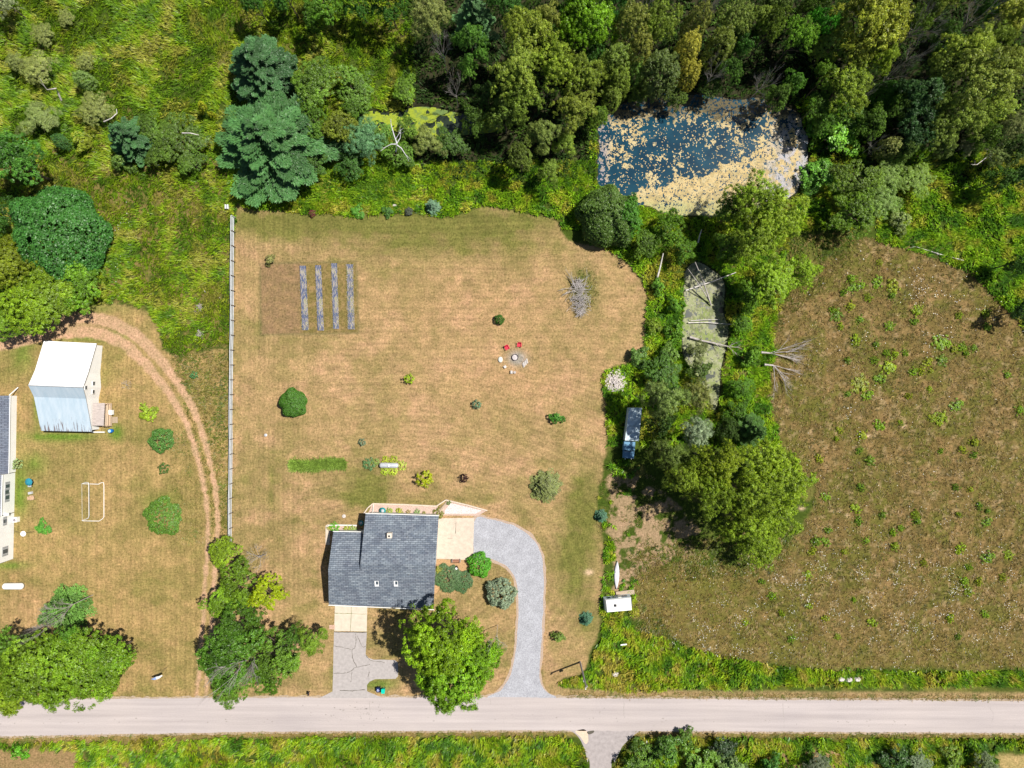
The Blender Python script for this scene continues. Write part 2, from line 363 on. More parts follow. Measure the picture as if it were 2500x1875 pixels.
    vg = sst(26, 14, et-Y)*(Y < et+5)*(X > 1330); c = mixc(c, (0.33, 0.23, 0.12), vg*np.clip(0.4+n2, 0, 1)); c = mixc(c, (0.12, 0.13, 0.04), sst(9, 3, et-Y)*(Y < et+5)*(X > 1380)*0.6)
    vs_ = sst(20, 8, Y-eb)*(Y > eb-5); c = mixc(c, (0.27, 0.20, 0.08), vs_*np.clip(0.3+n3, 0, 1))
    c = mixc(c, (0.27, 0.18, 0.09), sst(1825, 1835, Y+jit*0.4)*sst(200, 180, X+jit)); c = mixc(c, (0.36, 0.27, 0.12), sst(1835, 1850, Y+jit*0.4)*sst(2425, 2450, X+jit))
    c = mixc(c, (0.30, 0.19, 0.10), sst(1825, 1838, Y+jit*0.3)*sst(1860, 1880, X)*sst(2070, 2050, X))
    # dirt track
    tm, tc = track_mask(X, Y)
    c = mixc(c, (0.46, 0.295, 0.19), tm); c = mixc(c, (0.33, 0.24, 0.10), ((tc < 6) & (Y > 960))*(0.3+n3*0.5)*(1-tm))
    # beds of water
    pd = np.maximum(np.maximum(sdf(POND, X, Y), sdf(CREEK, X, Y)), sdf(MARSH, X, Y))
    wm = sst(-3, 3, pd); c = mixc(c, (0.03, 0.03, 0.02), wm)
    z = -0.9*sst(-4, 14, pd)
    return c, z, lawn, mm, tm

# one sheet: 0.24 m cells under the picture, growing cells out to the horizon
core_x = np.arange(-112, 112.01, 0.24); core_y = np.arange(-84, 84.01, 0.24)
def grow(a, lim):
    out = []; s = 0.5; v = a
    while v < lim: v += s; s *= 1.22; out.append(v)
    return np.array(out)
gx = np.concatenate([-grow(112, 3000)[::-1], core_x, grow(112, 3000)]); gy = np.concatenate([-grow(84, 3000)[::-1], core_y, grow(84, 3000)])
GX, GY = np.meshgrid(gx, gy)
PXG = GX/PX+1250; PYG = 937.5-GY/PX
gc, gz, g_lawn, g_mead, g_track = ground_fields(PXG, PYG)
V = np.stack([GX.ravel(), GY.ravel(), gz.ravel()], 1)
nx = len(gx); ny = len(gy)
ii, jj = np.meshgrid(np.arange(nx-1), np.arange(ny-1)); a0 = (jj*nx+ii).ravel()
F = np.stack([a0, a0+1, a0+nx+1, a0+nx], 1)
cls = np.zeros(len(F), int)
cls[(g_lawn[:-1, :-1] > 0.5).ravel()] = 1; cls[(g_mead[:-1, :-1] > 0.5).ravel()] = 2; cls[(g_track[:-1, :-1] > 0.5).ravel()] = 3
Cc = gc.reshape(-1, 3)
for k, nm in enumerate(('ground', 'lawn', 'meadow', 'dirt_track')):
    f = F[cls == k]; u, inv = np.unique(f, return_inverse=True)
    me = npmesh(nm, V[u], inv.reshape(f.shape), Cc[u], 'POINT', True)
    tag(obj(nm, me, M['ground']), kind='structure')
del GX, GY, PXG, PYG, V, F

# ------------------------------------------------------------------ water and what floats on it
m, n, p, out = newmat('pond_water'); p.inputs['Base Color'].default_value = (0.006, 0.055, 0.095, 1); p.inputs['Roughness'].default_value = 0.12
t = tex(n, 'noise', 6, detail=3); bump(n, t.outputs[0], p, 0.15, 0.02); t2 = tex(n, 'noise', 0.25, detail=3)
n.links.new(ramp(n, t2.outputs[0], [(0.3, (0.002, 0.022, 0.045)), (0.7, (0.008, 0.055, 0.088))]).outputs[0], p.inputs['Base Color']); M['water'] = m
m, n, p, out = newmat('murky_water'); p.inputs['Base Color'].default_value = (0.02, 0.03, 0.018, 1); p.inputs['Roughness'].default_value = 0.2; M['murk'] = m
tag(MB().sheet(wp([(x+(x-1715)*0.03, y+(y-380)*0.05) for x, y in POND]), -0.30).build('pond', M['water']), kind='structure')
tag(MB().sheet(wp([(x+(x-1725)*0.08, y) for x, y in CREEK]), -0.30).build('creek', M['murk']), kind='structure')
tag(MB().sheet(wp([(x, y+(y-300)*0.1) for x, y in MARSH]), -0.30).build('marsh_water', M['murk']), kind='structure')
m, n, p, out = newmat('floating_growth'); at = n.nodes.new('ShaderNodeAttribute'); at.attribute_name = 'col'
t = tex(n, 'noise', 7, detail=5); n.links.new(mul(n, at.outputs[0], ramp(n, t.outputs[0], [(0.3, (0.72, 0.7, 0.66)), (0.65, (1.15, 1.13, 1.1))]).outputs[0]), p.inputs['Base Color'])
p.inputs['Roughness'].default_value = 0.9; M['float'] = m
def floaters(name, poly, step, fn, label, z=-0.294):
    P = np.array(wp(poly)); x0, y0 = P.min(0)-1; x1, y1 = P.max(0)+1
    xs = np.arange(x0, x1, step); ys = np.arange(y0, y1, step); X, Y = np.meshgrid(xs, ys)
    px, py = X/PX+1250, 937.5-Y/PX
    keep, col = fn(px, py); keep &= sdf(poly, px, py) > -3
    k = keep.ravel(); x = X.ravel()[k]; y = Y.ravel()[k]; c = col.reshape(-1, 3)[k]; h = step/2*1.02
    N = len(x); Vv = np.empty((N, 4, 3)); sgn = [(-h, -h), (h, -h), (h, h), (-h, h)]
    rg = np.random.default_rng(5); zz = z+rg.uniform(0, 0.003, N)
    for i, (a, b) in enumerate(sgn): Vv[:, i, 0] = x+a+rg.uniform(-.03, .03, N); Vv[:, i, 1] = y+b+rg.uniform(-.03, .03, N); Vv[:, i, 2] = zz
    o = obj(name, npmesh(name, Vv.reshape(-1, 3), np.arange(N*4).reshape(N, 4), c), M['float'])
    return tag(o, label, None, None, 'stuff')
def pond_fn(px, py):
    wx = (fbm(px, py, 18, 131)-.5)*14; wy = (fbm(px, py, 18, 132)-.5)*14; n = .5*fbm(px+wx, py+wy, 30, 101, 4)+.5*fbm(px+wx, py+wy, 8, 104, 4); f = fbm(px+wx, py+wy, 7.5, 102, 4)
    cov = 0.42+0.10*sst(1640, 1480, px)+0.0*px
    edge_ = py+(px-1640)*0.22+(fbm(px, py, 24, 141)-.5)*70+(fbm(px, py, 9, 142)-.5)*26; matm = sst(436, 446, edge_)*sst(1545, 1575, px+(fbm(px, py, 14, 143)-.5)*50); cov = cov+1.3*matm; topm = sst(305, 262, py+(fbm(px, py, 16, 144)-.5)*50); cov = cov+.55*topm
    cov = cov+0.85*sst(1830, 1895, px+(py-330)*0.5+(n-.5)*70)
    cov = cov+0.22*gauss(px, py, 1550, 300, 70, 50)+0.25*gauss(px, py, 1800, 310, 70, 30)
    cov = cov-0.35*gauss(px, py, 1650, 320, 42, 34)-0.25*gauss(px, py, 1730, 390, 55, 32)-0.2*gauss(px, py, 1540, 460, 50, 40)
    v = 0.6*n+0.4*f
    keep = v > 0.72-0.34*cov
    keep |= (fbm(px, py, 3.0, 103, 2) > 0.74)&(py > 250)
    keep &= ~((fbm(px, py, 4.5, 109, 3) > .60+.10*matm))
    keep &= ~((fbm(px, py, 2.6, 145, 2) > .70) & (fbm(px, py, 20, 146) > .45))
    c = np.zeros(px.shape+(3,)); c[...] = (0.52, 0.395, 0.185)
    c = mixc(c, (0.48, 0.42, 0.25), sst(0.45, 0.65, f)*0.6)
    lav = sst(1850, 1915, px+(py-380)*0.25)*sst(0.40, 0.5, fbm(px, py, 16, 105)); lav = np.maximum(lav, sst(1945, 1965, px)); c = mixc(c, (0.38, 0.38, 0.43), lav*0.9)
    lav2 = sst(1500, 1470, px); c = mixc(c, (0.30, 0.27, 0.29), lav2)
    c = mixc(c, (0.34, 0.36, 0.15), sst(470, 512, py)*0.8); c = mixc(c, (0.30, 0.24, 0.11), sst(.5, .62, fbm(px, py, 10, 108))*.5)
    c = mixc(c, (0.065, 0.055, 0.025), topm*0.9)  # north band: brown debris, with tree shade darkened into its colour
    return keep, c
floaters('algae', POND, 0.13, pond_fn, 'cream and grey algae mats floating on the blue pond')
def creek_fn(px, py):
    n = fbm(px, py, 20, 111, 4); c = np.zeros(px.shape+(3,)); c[...] = (0.27, 0.30, 0.15)
    c = mixc(c, (0.20, 0.25, 0.08), sst(0.45, 0.65, n)); c = mixc(c, (0.30, 0.30, 0.20), sst(760, 680, py)*0.7); c = mixc(c, (0.12, 0.13, 0.07), sst(.48, .6, fbm(px, py, 9, 113))*.6); c = mixc(c, (0.34, 0.33, 0.25), sst(.55, .65, fbm(px, py, 5, 114))*.5)
    return (n > 0.33) & (fbm(px, py, 4, 115, 2) > .28), c
floaters('duckweed', CREEK, 0.2, creek_fn, 'pale green scum covering the narrow creek')
def marsh_fn(px, py):
    n = fbm(px, py, 16, 121, 4); c = np.zeros(px.shape+(3,)); c[...] = (0.26, 0.33, 0.02)
    return (n > 0.36) & ~((px > 1065) & (px < 1150) & (n < .5)), mixc(c, (0.12, 0.19, 0.05), sst(0.5, 0.7, n))
floaters('duckweed', MARSH, 0.2, marsh_fn, 'bright yellow-green duckweed on the small marsh pool')

# ------------------------------------------------------------------ road, drives, paving
m, n, p, out = newmat('road_surface')
t1 = tex(n, 'noise', 0.6, detail=6, stretch=(0.05, 1.5, 1)); t2 = tex(n, 'noise', 5, detail=5, rough=0.8); t3 = tex(n, 'noise', 0.07, detail=3)
c = mul(n, ramp(n, t1.outputs[0], [(0.3, (0.345, 0.305, 0.295)), (0.7, (0.455, 0.405, 0.39))]).outputs[0], ramp(n, t2.outputs[0], [(0.3, (0.86, 0.86, 0.86)), (0.6, (1.04, 1.04, 1.04))]).outputs[0])
c = mul(n, c, ramp(n, t3.outputs[0], [(0.3, (0.95, 0.95, 0.97)), (0.7, (1.05, 1.04, 1.03))]).outputs[0])
n.links.new(c, p.inputs['Base Color']); p.inputs['Roughness'].default_value = 0.9; p.inputs['Specular IOR Level'].default_value = 0.2; bump(n, t2.outputs[0], p, 0.2, 0.02); M['road'] = m
m, n, p, out = newmat('gravel'); t = tex(n, 'voronoi', 9); t2 = tex(n, 'noise', 0.5, detail=5); t3 = tex(n, 'noise', 7, detail=4, rough=.8)
c = mul(n, ramp(n, t.outputs['Color'], [(0.15, (0.27, 0.275, 0.31)), (0.8, (0.42, 0.435, 0.48))]).outputs[0], ramp(n, t2.outputs[0], [(0.35, (0.86, 0.85, 0.84)), (0.7, (1.08, 1.07, 1.06))]).outputs[0])
c = mul(n, c, ramp(n, t3.outputs[0], [(0.3, (0.8, 0.78, 0.76)), (0.6, (1.06, 1.06, 1.06))]).outputs[0])
n.links.new(c, p.inputs['Base Color']); p.inputs['Roughness'].default_value = 0.95; bump(n, t.outputs['Distance'], p, 0.5, 0.04); M['gravel'] = m
M['pinkgravel'] = simple('pink_gravel', (0.50, 0.37, 0.31), 0.95, 0.25, 6); M['whitegravel'] = simple('white_gravel', (0.60, 0.54, 0.52), 0.95, 0.25, 5)
M['mulch'] = simple('tan_mulch', (0.42, 0.26, 0.13), 0.95, 0.25, 5)
xs = np.arange(-1500, 4001, 6.0); et, eb = road_edges(xs)
flare = 6*gauss(xs, xs*0, 862, 0, 75, 1)*0+np.where((xs > 780) & (xs < 935), 6, 0)
nzt = (fbm(xs*PX, xs*0, 1.1, 41)-0.5)*4; nzb = (fbm(xs*PX, xs*0+9, 1.1, 42)-0.5)*4
top = [(x, y) for x, y in zip(xs, et+nzt)]; bot = [(x, y) for x, y in zip(xs, eb+nzb)]
rb = MB(); tw = wp(top); bw = wp(bot); vs2 = []; fs2 = []
for i in range(len(tw)): vs2 += [(*bw[i], 0.012), (*tw[i], 0.012)]
for i in range(len(tw)-1): fs2.append((2*i, 2*i+2, 2*i+3, 2*i+1))
rb.add(vs2, fs2)
sh = MB(); xs3 = np.arange(-700, 3200, 4.0); e0_, e1_ = road_edges(xs3); na = 3+(fbm(xs3*PX, xs3*0, .9, 51)-.3)*9; nb_ = 3+(fbm(xs3*PX, xs3*0+5, .9, 52)-.3)*9
for ya_, yb_ in ((e0_-na, e0_+4), (e1_-4, e1_+nb_)):
    A_ = wp(list(zip(xs3, ya_))); B_ = wp(list(zip(xs3, yb_))); vv = []
    for p_, q_ in zip(B_, A_): vv += [(*p_, .006), (*q_, .006)]
    sh.add(vv, [(2*i, 2*i+2, 2*i+3, 2*i+1) for i in range(len(A_)-1)])
M['shoulder'] = simple('sandy_shoulder', (0.36, 0.28, 0.20), 0.95, 0.25, 3)
tag(sh.build('road_shoulder', M['shoulder']), kind='structure')
def ribbon(mb, pts, w0, z, seed=0, jag=0.05):
    P = smooth(pts, False, 5); P = wp(P); rnd = random.Random(seed); vs = []; fs = []
    for i in range(len(P)):
        a = P[max(0, i-1)]; b = P[min(len(P)-1, i+1)]; dx, dy = b[0]-a[0], b[1]-a[1]; L = math.hypot(dx, dy) or 1
        ox, oy = rnd.uniform(-jag, jag), rnd.uniform(-jag, jag); h = w0/2*rnd.uniform(0.4, 1.3)
        vs += [(P[i][0]+ox-dy/L*h*-1, P[i][1]+oy-dx/L*h, z), (P[i][0]+ox-dy/L*h, P[i][1]+oy+dx/L*h, z)]
    for i in range(len(P)-1): fs.append((2*i, 2*i+2, 2*i+3, 2*i+1))
    mb.add(vs, fs)
rb.mi = 1; rnd = random.Random(8)
for pts in ([(902,1712),(903,1735),(902,1757)],[(1197,1705),(1198,1720)],[(1523,1712),(1524,1752)],[(2415,1725),(2425,1745),(2420,1765)],[(1912,1716),(1914,1780)],[(145,1706),(150,1720)]): ribbon(rb, pts, 0.07, 0.016, int(pts[0][0]), 0.08)
for k in range(150):
    x = rnd.uniform(0, 2500); e0, e1 = road_edges(np.array([x])); y = rnd.choice([float(e0[0])+rnd.uniform(48, 60), rnd.uniform(float(e0[0])+6, float(e1[0])-6)])
    if rnd.random() < 0.35: x = rnd.gauss(870, 40); y = rnd.gauss(1735, 10)
    r = rnd.uniform(0.04, 0.13); c0 = W(x, y); rb.sheet([(c0[0]+r*1.6*math.cos(a)*rnd.uniform(.6, 1.3), c0[1]+r*math.sin(a)*rnd.uniform(.6, 1.3)) for a in np.linspace(0, 2*math.pi, 7)[:-1]], 0.016)
M['patch'] = simple('tar_spots', (0.30, 0.27, 0.25), 0.9, 0.2, 5)
tag(rb.build('road', [M['road'], M['patch']]), kind='structure')
sr = ragged(wp(smooth([(1390,1782),(1412,1800),(1425,1825),(1434,1860),(1440,1900),(1445,2400),(1490,2400),(1492,1900),(1502,1860),(1520,1822),(1545,1796),(1565,1782)], False, 5)), 0.12, 5)
b = MB().sheet(sr, 0.008); b.mi = 1
b.sheet(ragged(wp(smooth([(1405,1786),(1425,1780),(1435,1790),(1436,1810),(1428,1815),(1418,1800)])), 0.1, 9), 0.012); b.mi = 2
b.sheet(ragged(wp(smooth([(1433,1786),(1450,1783),(1448,1790),(1437,1793)])), 0.08, 3), 0.016)
M['sideroad'] = simple('side_road_asphalt', (0.33, 0.295, 0.29), 0.9, 0.12, 1.5); M['sandpatch'] = simple('sand_drift', (0.58, 0.45, 0.34), 0.95, 0.1, 3)
tag(b.build('side_road', [M['sideroad'], M['sandpatch'], M['crack']]), kind='structure')
gd = ragged(wp(smooth([(1160,1266),(1200,1268),(1240,1278),(1275,1294),(1302,1318),(1320,1350),(1327,1400),(1327,1470),(1322,1560),(1317,1640),(1320,1670),(1335,1690),(1350,1706),(1195,1706),(1222,1685),(1240,1660),(1254,1620),(1262,1560),(1266,1480),(1260,1420),(1243,1388),(1215,1370),(1185,1362),(1160,1368),(1156,1330)], True, 5)), 0.16, 7)
b = MB(); b.mi = 0
edge = ragged(wp(smooth([(1158,1262),(1202,1263),(1244,1273),(1281,1290),(1309,1316),(1326,1349),(1333,1400),(1333,1470),(1327,1560),(1322,1640),(1325,1668),(1340,1690),(1357,1706),(1188,1706),(1218,1682),(1235,1657),(1248,1618),(1256,1560),(1260,1480),(1254,1422),(1238,1392),(1212,1376),(1184,1368),(1158,1374),(1154,1330)], True, 5)), 0.3, 17)
b.sheet(edge, 0.004); b.mi = 1; b.sheet(gd, 0.008)
M['tanedge'] = simple('sandy_gravel_edge', (0.40, 0.30, 0.23), 0.95, 0.22, 5)
tag(b.build('gravel_drive', [M['tanedge'], M['gravel']]), kind='structure')
b = MB().slab(wp([(1071,1265),(1158,1264),(1154,1367),(1066,1364)]), 0, 0.05); b.mi = 1
ribbon(b, [(1113.5,1274),(1113,1290),(1112,1303)], 0.09, 0.054, 3, 0.03); ribbon(b, [(1093,1314),(1100,1314),(1106,1313.5)], 0.05, 0.054, 4, 0.02)
tag(b.build('patio', [M['concrete'], M['crack']]), kind='structure')
b = MB().slab(wp([(818,1470),(897,1472),(895.5,1541.5),(816,1540)]), 0, 0.03); b.mi = 1
ribbon(b, [(817,1497),(840,1497.5),(895,1499)], 0.10, 0.034, 5, 0.05); ribbon(b, [(858,1478),(857,1510),(855.5,1540)], 0.08, 0.034, 6, 0.04)
tag(b.build('concrete_drive', [M['slab'], M['weedcrack']]), kind='structure')
ad = wp([(815.5,1541.5),(895.5,1543),(893,1597),(900,1606),(912,1610),(964,1611),(971,1617),(972,1650),(966,1657),(915,1658),(902,1664),(896,1672),(896,1687),(935,1704),(780,1704),(812,1688)])
b = MB().sheet(ragged(ad, 0.05, 3), 0.018); b.mi = 1
for i, pts in enumerate(([(816,1543),(850,1543.5),(895,1544)],[(869,1547),(869,1562),(867,1580),(860,1586)],[(816,1577),(835,1580),(860,1586)],[(860,1586),(861,1605),(868,1622),(872,1629)],[(815,1643),(842,1643),(858,1637),(866,1630),(885,1626),(903,1622)],[(893,1600),(905,1612),(920,1615),(940,1617)],[(902,1640),(898,1652)],[(860,1640),(857,1665)],[(872,1552),(885,1578),(893,1577)])):
    ribbon(b, pts, 0.10 if i else 0.16, 0.022, i, 0.06)
ribbon(b, [(830,1685),(860,1686),(893,1684)], 0.14, 0.022, 12, 0.06)
tag(b.build('asphalt_drive', [M['asphalt'], M['crack']]), kind='structure')
b = MB()
for i in range(3):
    for j in range(2): c0 = W(806+i*4.6, 1528+j*5.5); b.box((c0[0], c0[1], 0.02), (0.34, 0.40, 0.04))
tag(b.build('brick_pad', simple('pink_pavers', (0.50, 0.33, 0.25), 0.9, 0.15, 4)), kind='structure')
tag(MB().slab(wp([(795,1283),(800,1280),(872,1281),(872,1297),(806,1297),(805,1330),(795,1330)]), 0, 0.04).build('side_walk', M['concrete']), kind='structure')
# ------------------------------------------------------------------ buildings
def roofmat(name, c0, c1, lines=3.2, purple=None):
    m, n, p, out = newmat(name)
    br = n.nodes.new('ShaderNodeTexBrick'); tc = n.nodes.new('ShaderNodeTexCoord'); n.links.new(tc.outputs['Object'], br.inputs[0])
    br.inputs['Scale'].default_value = 1.0; br.inputs['Brick Width'].default_value = 0.9; br.inputs['Row Height'].default_value = 0.34
    br.inputs['Mortar Size'].default_value = 0.035; br.inputs['Color1'].default_value = (*c0, 1); br.inputs['Color2'].default_value = (*c1, 1)
    br.inputs['Mortar'].default_value = (c0[0]*.45, c0[1]*.45, c0[2]*.45, 1)
    t = tex(n, 'noise', 0.45, detail=6, rough=.7); t2 = tex(n, 'noise', 4, detail=5, rough=.8, stretch=(0.5, 1, 1))
    c = mul(n, br.outputs[0], ramp(n, t.outputs[0], [(0.3, purple or (0.70, 0.68, 0.74)), (0.7, (1.18, 1.2, 1.2))]).outputs[0])
    c = mul(n, c, ramp(n, t2.outputs[0], [(0.3, (0.7, 0.7, 0.7)), (0.7, (1.25, 1.25, 1.25))]).outputs[0])
    n.links.new(c, p.inputs['Base Color']); p.inputs['Roughness'].default_value = 0.95; p.inputs['Specular IOR Level'].default_value = 0.2
    bump(n, t2.outputs[0], p, 0.4, 0.03); return m
M['shingle'] = roofmat('grey_shingles', (0.125, 0.150, 0.185), (0.225, 0.255, 0.285))
M['shingle2'] = roofmat('dark_shingles', (0.12, 0.14, 0.18), (0.17, 0.19, 0.23))
def roofplane(mb, pts, th=0.18):
    P = [W(*p) for p in pts]; n = len(P)
    nrm = (Vector(P[1])-Vector(P[0])).cross(Vector(P[2])-Vector(P[0])); tot = Vector((0, 0, 0))
    for i in range(n): a = Vector(P[i]); b_ = Vector(P[(i+1) % n]); tot += a.cross(b_)
    if tot.z < 0: P = P[::-1]
    lo = [(p[0], p[1], p[2]-th) for p in P]
    mb.mi = 0; mb.add(P, [tuple(range(n))]); mb.mi = 1
    mb.add(P+lo, [(i, i+n, (i+1) % n+n, (i+1) % n) for i in range(n)]+[tuple(range(n, 2*n))[::-1]]); mb.mi = 0
def wallring(mb, pts, z0=0.0, th=0):
    n = len(pts)
    for i in range(n-1):
        a, b = pts[i], pts[i+1]
        mb.add([(a[0], a[1], z0), (b[0], b[1], z0), (b[0], b[1], b[2]), (a[0], a[1], a[2])], [(0, 1, 2, 3)])
def wall_box(parent, name, a, b, t, zc, w, h, mat, proud=0.05, sub=None):
    # a framed opening on the wall from a to b, at fraction t, outward to the right of a->b
    dx, dy = b[0]-a[0], b[1]-a[1]; L = math.hypot(dx, dy); ux, uy = dx/L, dy/L; nx_, ny_ = uy, -ux
    cx, cy = a[0]+dx*t+nx_*proud/2, a[1]+dy*t+ny_*proud/2
    rz = math.atan2(uy, ux)
    fr = MB().box((cx, cy, zc), (w, proud, h), rz).build(name, mat, parent)
    if sub:
        MB().box((cx+nx_*(proud/2+0.003), cy+ny_*(proud/2+0.003), zc), (w*0.8, 0.012, h*0.82), rz).build(sub[0], sub[1], fr)
    return fr

# the grey-roofed house
hx, hy, _ = W(935, 1375); H = thing('house', 'house with grey shingle roof in two widths, beside the pale concrete patio', 'house', (hx, hy, 0))
A=(803,1476,4.3); B=(1058.5,1487,4.3); C=(1063,1380,7.0); D=(880,1374.5,7.0); E=(1071,1260,4.7); Fp=(892.8,1254.3,4.7)
G=(879.5,1393.7,6.5); Hh=(801.4,1391,6.5); I=(814,1298,3.8); J=(886,1299.5,3.8)
r = MB(); roofplane(r, [D, G, Hh, A, B, C]); roofplane(r, [Fp, D, C, E]); roof = r.build('roof', [M['shingle'], M['offwhite']], H)
r = MB(); roofplane(r, [I, Hh, G, J]); r.build('roof', [M['shingle'], M['offwhite']], H)
def pt(p, dx, dy, dz=-0.12): q = W(*p); return (q[0]+dx, q[1]+dy, q[2]+dz)
fF, fE, fC, fB, fA, fH, fI, fJ, fD = pt(Fp,.5,-.45), pt(E,-.5,-.45), pt(C,-.5,0), pt(B,-.5,.5), pt(A,.5,.5), pt(Hh,.5,0), pt(I,.5,-.4), pt(J,.3,-.4), pt(D,.5,0)
wl = MB(); wallring(wl, [fF, fE]); wallring(wl, [fE, fC, fB]); wallring(wl, [fB, fA]); wallring(wl, [fA, fH, fI]); wallring(wl, [fI, (fF[0], fI[1], fI[2])]); wallring(wl, [(fB[0]*0+fF[0]-.0, fA[1]+3, 4.9), fD, fF])
wall = wl.build('wall', simple('cream_siding', (0.55, 0.53, 0.48), 0.8, 0.05, 1, stretch=(1, 1, 12)), H)
for t in (0.2, 0.5, 0.8): wall_box(H, 'window', fE, fF, t, 2.4, 1.5, 1.2, M['white'], 0.06, ('pane', M['glass']))
wall_box(H, 'window', fC, fE, 0.6, 3.6, 1.3, 1.2, M['white'], 0.06, ('pane', M['glass']))
d_ = wall_box(H, 'door', fB, fC, 0.75, 1.1, 0.95, 2.1, M['brownwood'], 0.06, ('pane', M['glass']))
wall_box(H, 'garage_door', fA, fB, 0.23, 1.2, 5.2, 2.3, M['white'], 0.06)
wall_box(H, 'window', fA, fB, 0.62, 2.3, 1.8, 1.3, M['white'], 0.06, ('pane', M['glass'])); wall_box(H, 'window', fA, fB, 0.84, 2.3, 1.8, 1.3, M['white'], 0.06, ('pane', M['glass']))
wall_box(H, 'window', fI, fA, 0.5, 2.0, 1.3, 1.2, M['white'], 0.06, ('pane', M['glass']))
def lerp_z(py):  # height of the north slope at image row py
    t = (py-1257)/(1377-1257); return 4.7+(7.0-4.7)*t
c = W(952, 1306, 6.0)
ch = MB().box((c[0], c[1], 5.95), (0.85, 0.95, 1.5)).build('chimney', simple('chimney_cap', (0.62, 0.56, 0.48), .9, .1, 4), roof)
ch.parent = roof
MB().lathe((c[0]-.03, c[1]-.08, 6.70), [(0.19, 0), (0.19, 0.02)], 14).build('flue', M['dark'], roof)
for px_, py_ in ((995, 1310), (858, 1345), (1000, 1400)):
    t_ = (py_-1257)/120 if py_ < 1377 else 1-(py_-1377)/104; q = W(px_, py_, 5.8); zz = (4.7+2.3*t_ if px_ > 880 and py_ < 1377 else 4.3+2.7*t_ if py_ > 1377 else 3.8+2.7*(py_-1298)/93)
    MB().tube([(q[0], q[1], zz-.1), (q[0], q[1], zz+.35)], .07, 8).build('vent_pipe', M['grey'], roof)
for px in (919.5, 966.5):
    c = W(px, 1425, 5.9); s = 0.31
    f = MB(); f.mi = 0; hw, hl = 0.37, 0.55
    dz = lambda y: 0.305*(y)
    zc = 4.3+2.7*((W(930, 1481, 4.3)[1]-c[1])/(W(930, 1481, 4.3)[1]-W(930, 1377, 7)[1])); zc = 4.3+(c[1]-W(930,1481,4.3)[1])/(W(930,1377,7)[1]-W(930,1481,4.3)[1])*2.7
    f.add([(c[0]+x, c[1]+y, zc+dz(y)-.05+h) for h in (0, .16) for x, y in ((-hw,-hl),(hw,-hl),(hw,hl),(-hw,hl))], [(3,2,1,0),(4,5,6,7),(0,1,5,4),(1,2,6,5),(2,3,7,6),(3,0,4,7)])
    fo = f.build('skylight', M['white'], roof)
    g = MB(); g.add([(c[0]+x, c[1]+y, zc+dz(y)+.113) for x, y in ((-hw*.35,-hl*.35),(hw*.8,-hl*.35),(hw*.8,hl*.85),(-hw*.35,hl*.85))], [(0,1,2,3)]); g.build('skylight_pane', M['glass'], roof)
for u_, v_ in ((W(892, 1253, 4.65), W(1072, 1259, 4.65)), (W(802, 1477.5, 4.2), W(1060, 1488.5, 4.2)), (W(813, 1297, 3.7), W(886, 1298.5, 3.7))): MB().tube([u_, v_], 0.07).build('gutter', M['white'], H)
q0, q1 = W(908, 1252, 1.2), W(912, 1230, 0.1); MB().tube([(q0[0], q0[1], 4.5), (q0[0], q0[1], .4), (q1[0], q1[1], .12)], 0.09).build('downspout', M['offwhite'], H)

# pale barn
bx, by, _ = W(186, 943); BR = thing('barn', 'large white barn with flared metal roof, rust streaks along its south eave', 'barn', (bx, by, 0))
nW, nE, kW, kE = (107.5,832,2.5), (236,838.5,2.5), (86,903,4.35), (215.5,910,4.35)
rW, rE, lW, lE, sW, sE = (69.3,941,6.2), (202.7,946,6.2), (83,969,4.5), (210,973.5,4.5), (100.2,1051.6,2.8), (224.7,1054,2.8)
r = MB(); roofplane(r, [nW, kW, kE, nE], .1); roofplane(r, [kW, rW, rE, kE], .1); r.build('roof', [simple('white_roof_paint', (0.80, 0.80, 0.81), .55, .02, .8), M['grey']], BR)
m, n, p, out = newmat('galvanized_roof'); tc = n.nodes.new('ShaderNodeTexCoord'); sx = n.nodes.new('ShaderNodeSeparateXYZ'); n.links.new(tc.outputs['Object'], sx.inputs[0])
t = tex(n, 'noise', 1.0, detail=4, stretch=(5, 0.45, 0.45)); mr = n.nodes.new('ShaderNodeMapRange'); n.links.new(sx.outputs[1], mr.inputs[0])
mr.inputs[1].default_value = -5.0; mr.inputs[2].default_value = -8.6; mr.inputs[3].default_value = 0; mr.inputs[4].default_value = 0.24
ad_ = n.nodes.new('ShaderNodeMath'); ad_.operation = 'ADD'; n.links.new(t.outputs[0], ad_.inputs[0]); n.links.new(mr.outputs[0], ad_.inputs[1])
t2 = tex(n, 'noise', 0.5, detail=3, stretch=(3, .6, .6))
base = ramp(n, t2.outputs[0], [(0.3, (0.36, 0.46, 0.54)), (0.7, (0.46, 0.54, 0.61))]); rust = ramp(n, ad_.outputs[0], [(0.72, (1, 1, 1)), (0.80, (0.42, 0.28, 0.25))])
wv = n.nodes.new('ShaderNodeTexWave'); wv.inputs['Scale'].default_value = 1.2; n.links.new(tc.outputs['Object'], wv.inputs[0]); wr = ramp(n, wv.outputs[0], [(0.0, (0.9, 0.9, 0.9)), (0.3, (1, 1, 1))])
n.links.new(mul(n, mul(n, base.outputs[0], rust.outputs[0]), wr.outputs[0]), p.inputs['Base Color']); p.inputs['Roughness'].default_value = .55; M['galv'] = m
r = MB(); roofplane(r, [rW, lW, lE, rE], .1); roofplane(r, [lW, sW, sE, lE], .1); r.build('roof', [M['galv'], M['grey']], BR)
MB().tube([W(69, 941, 6.25), W(203.2, 946, 6.25)], 0.07).build('ridge_cap', M['grey'], BR)
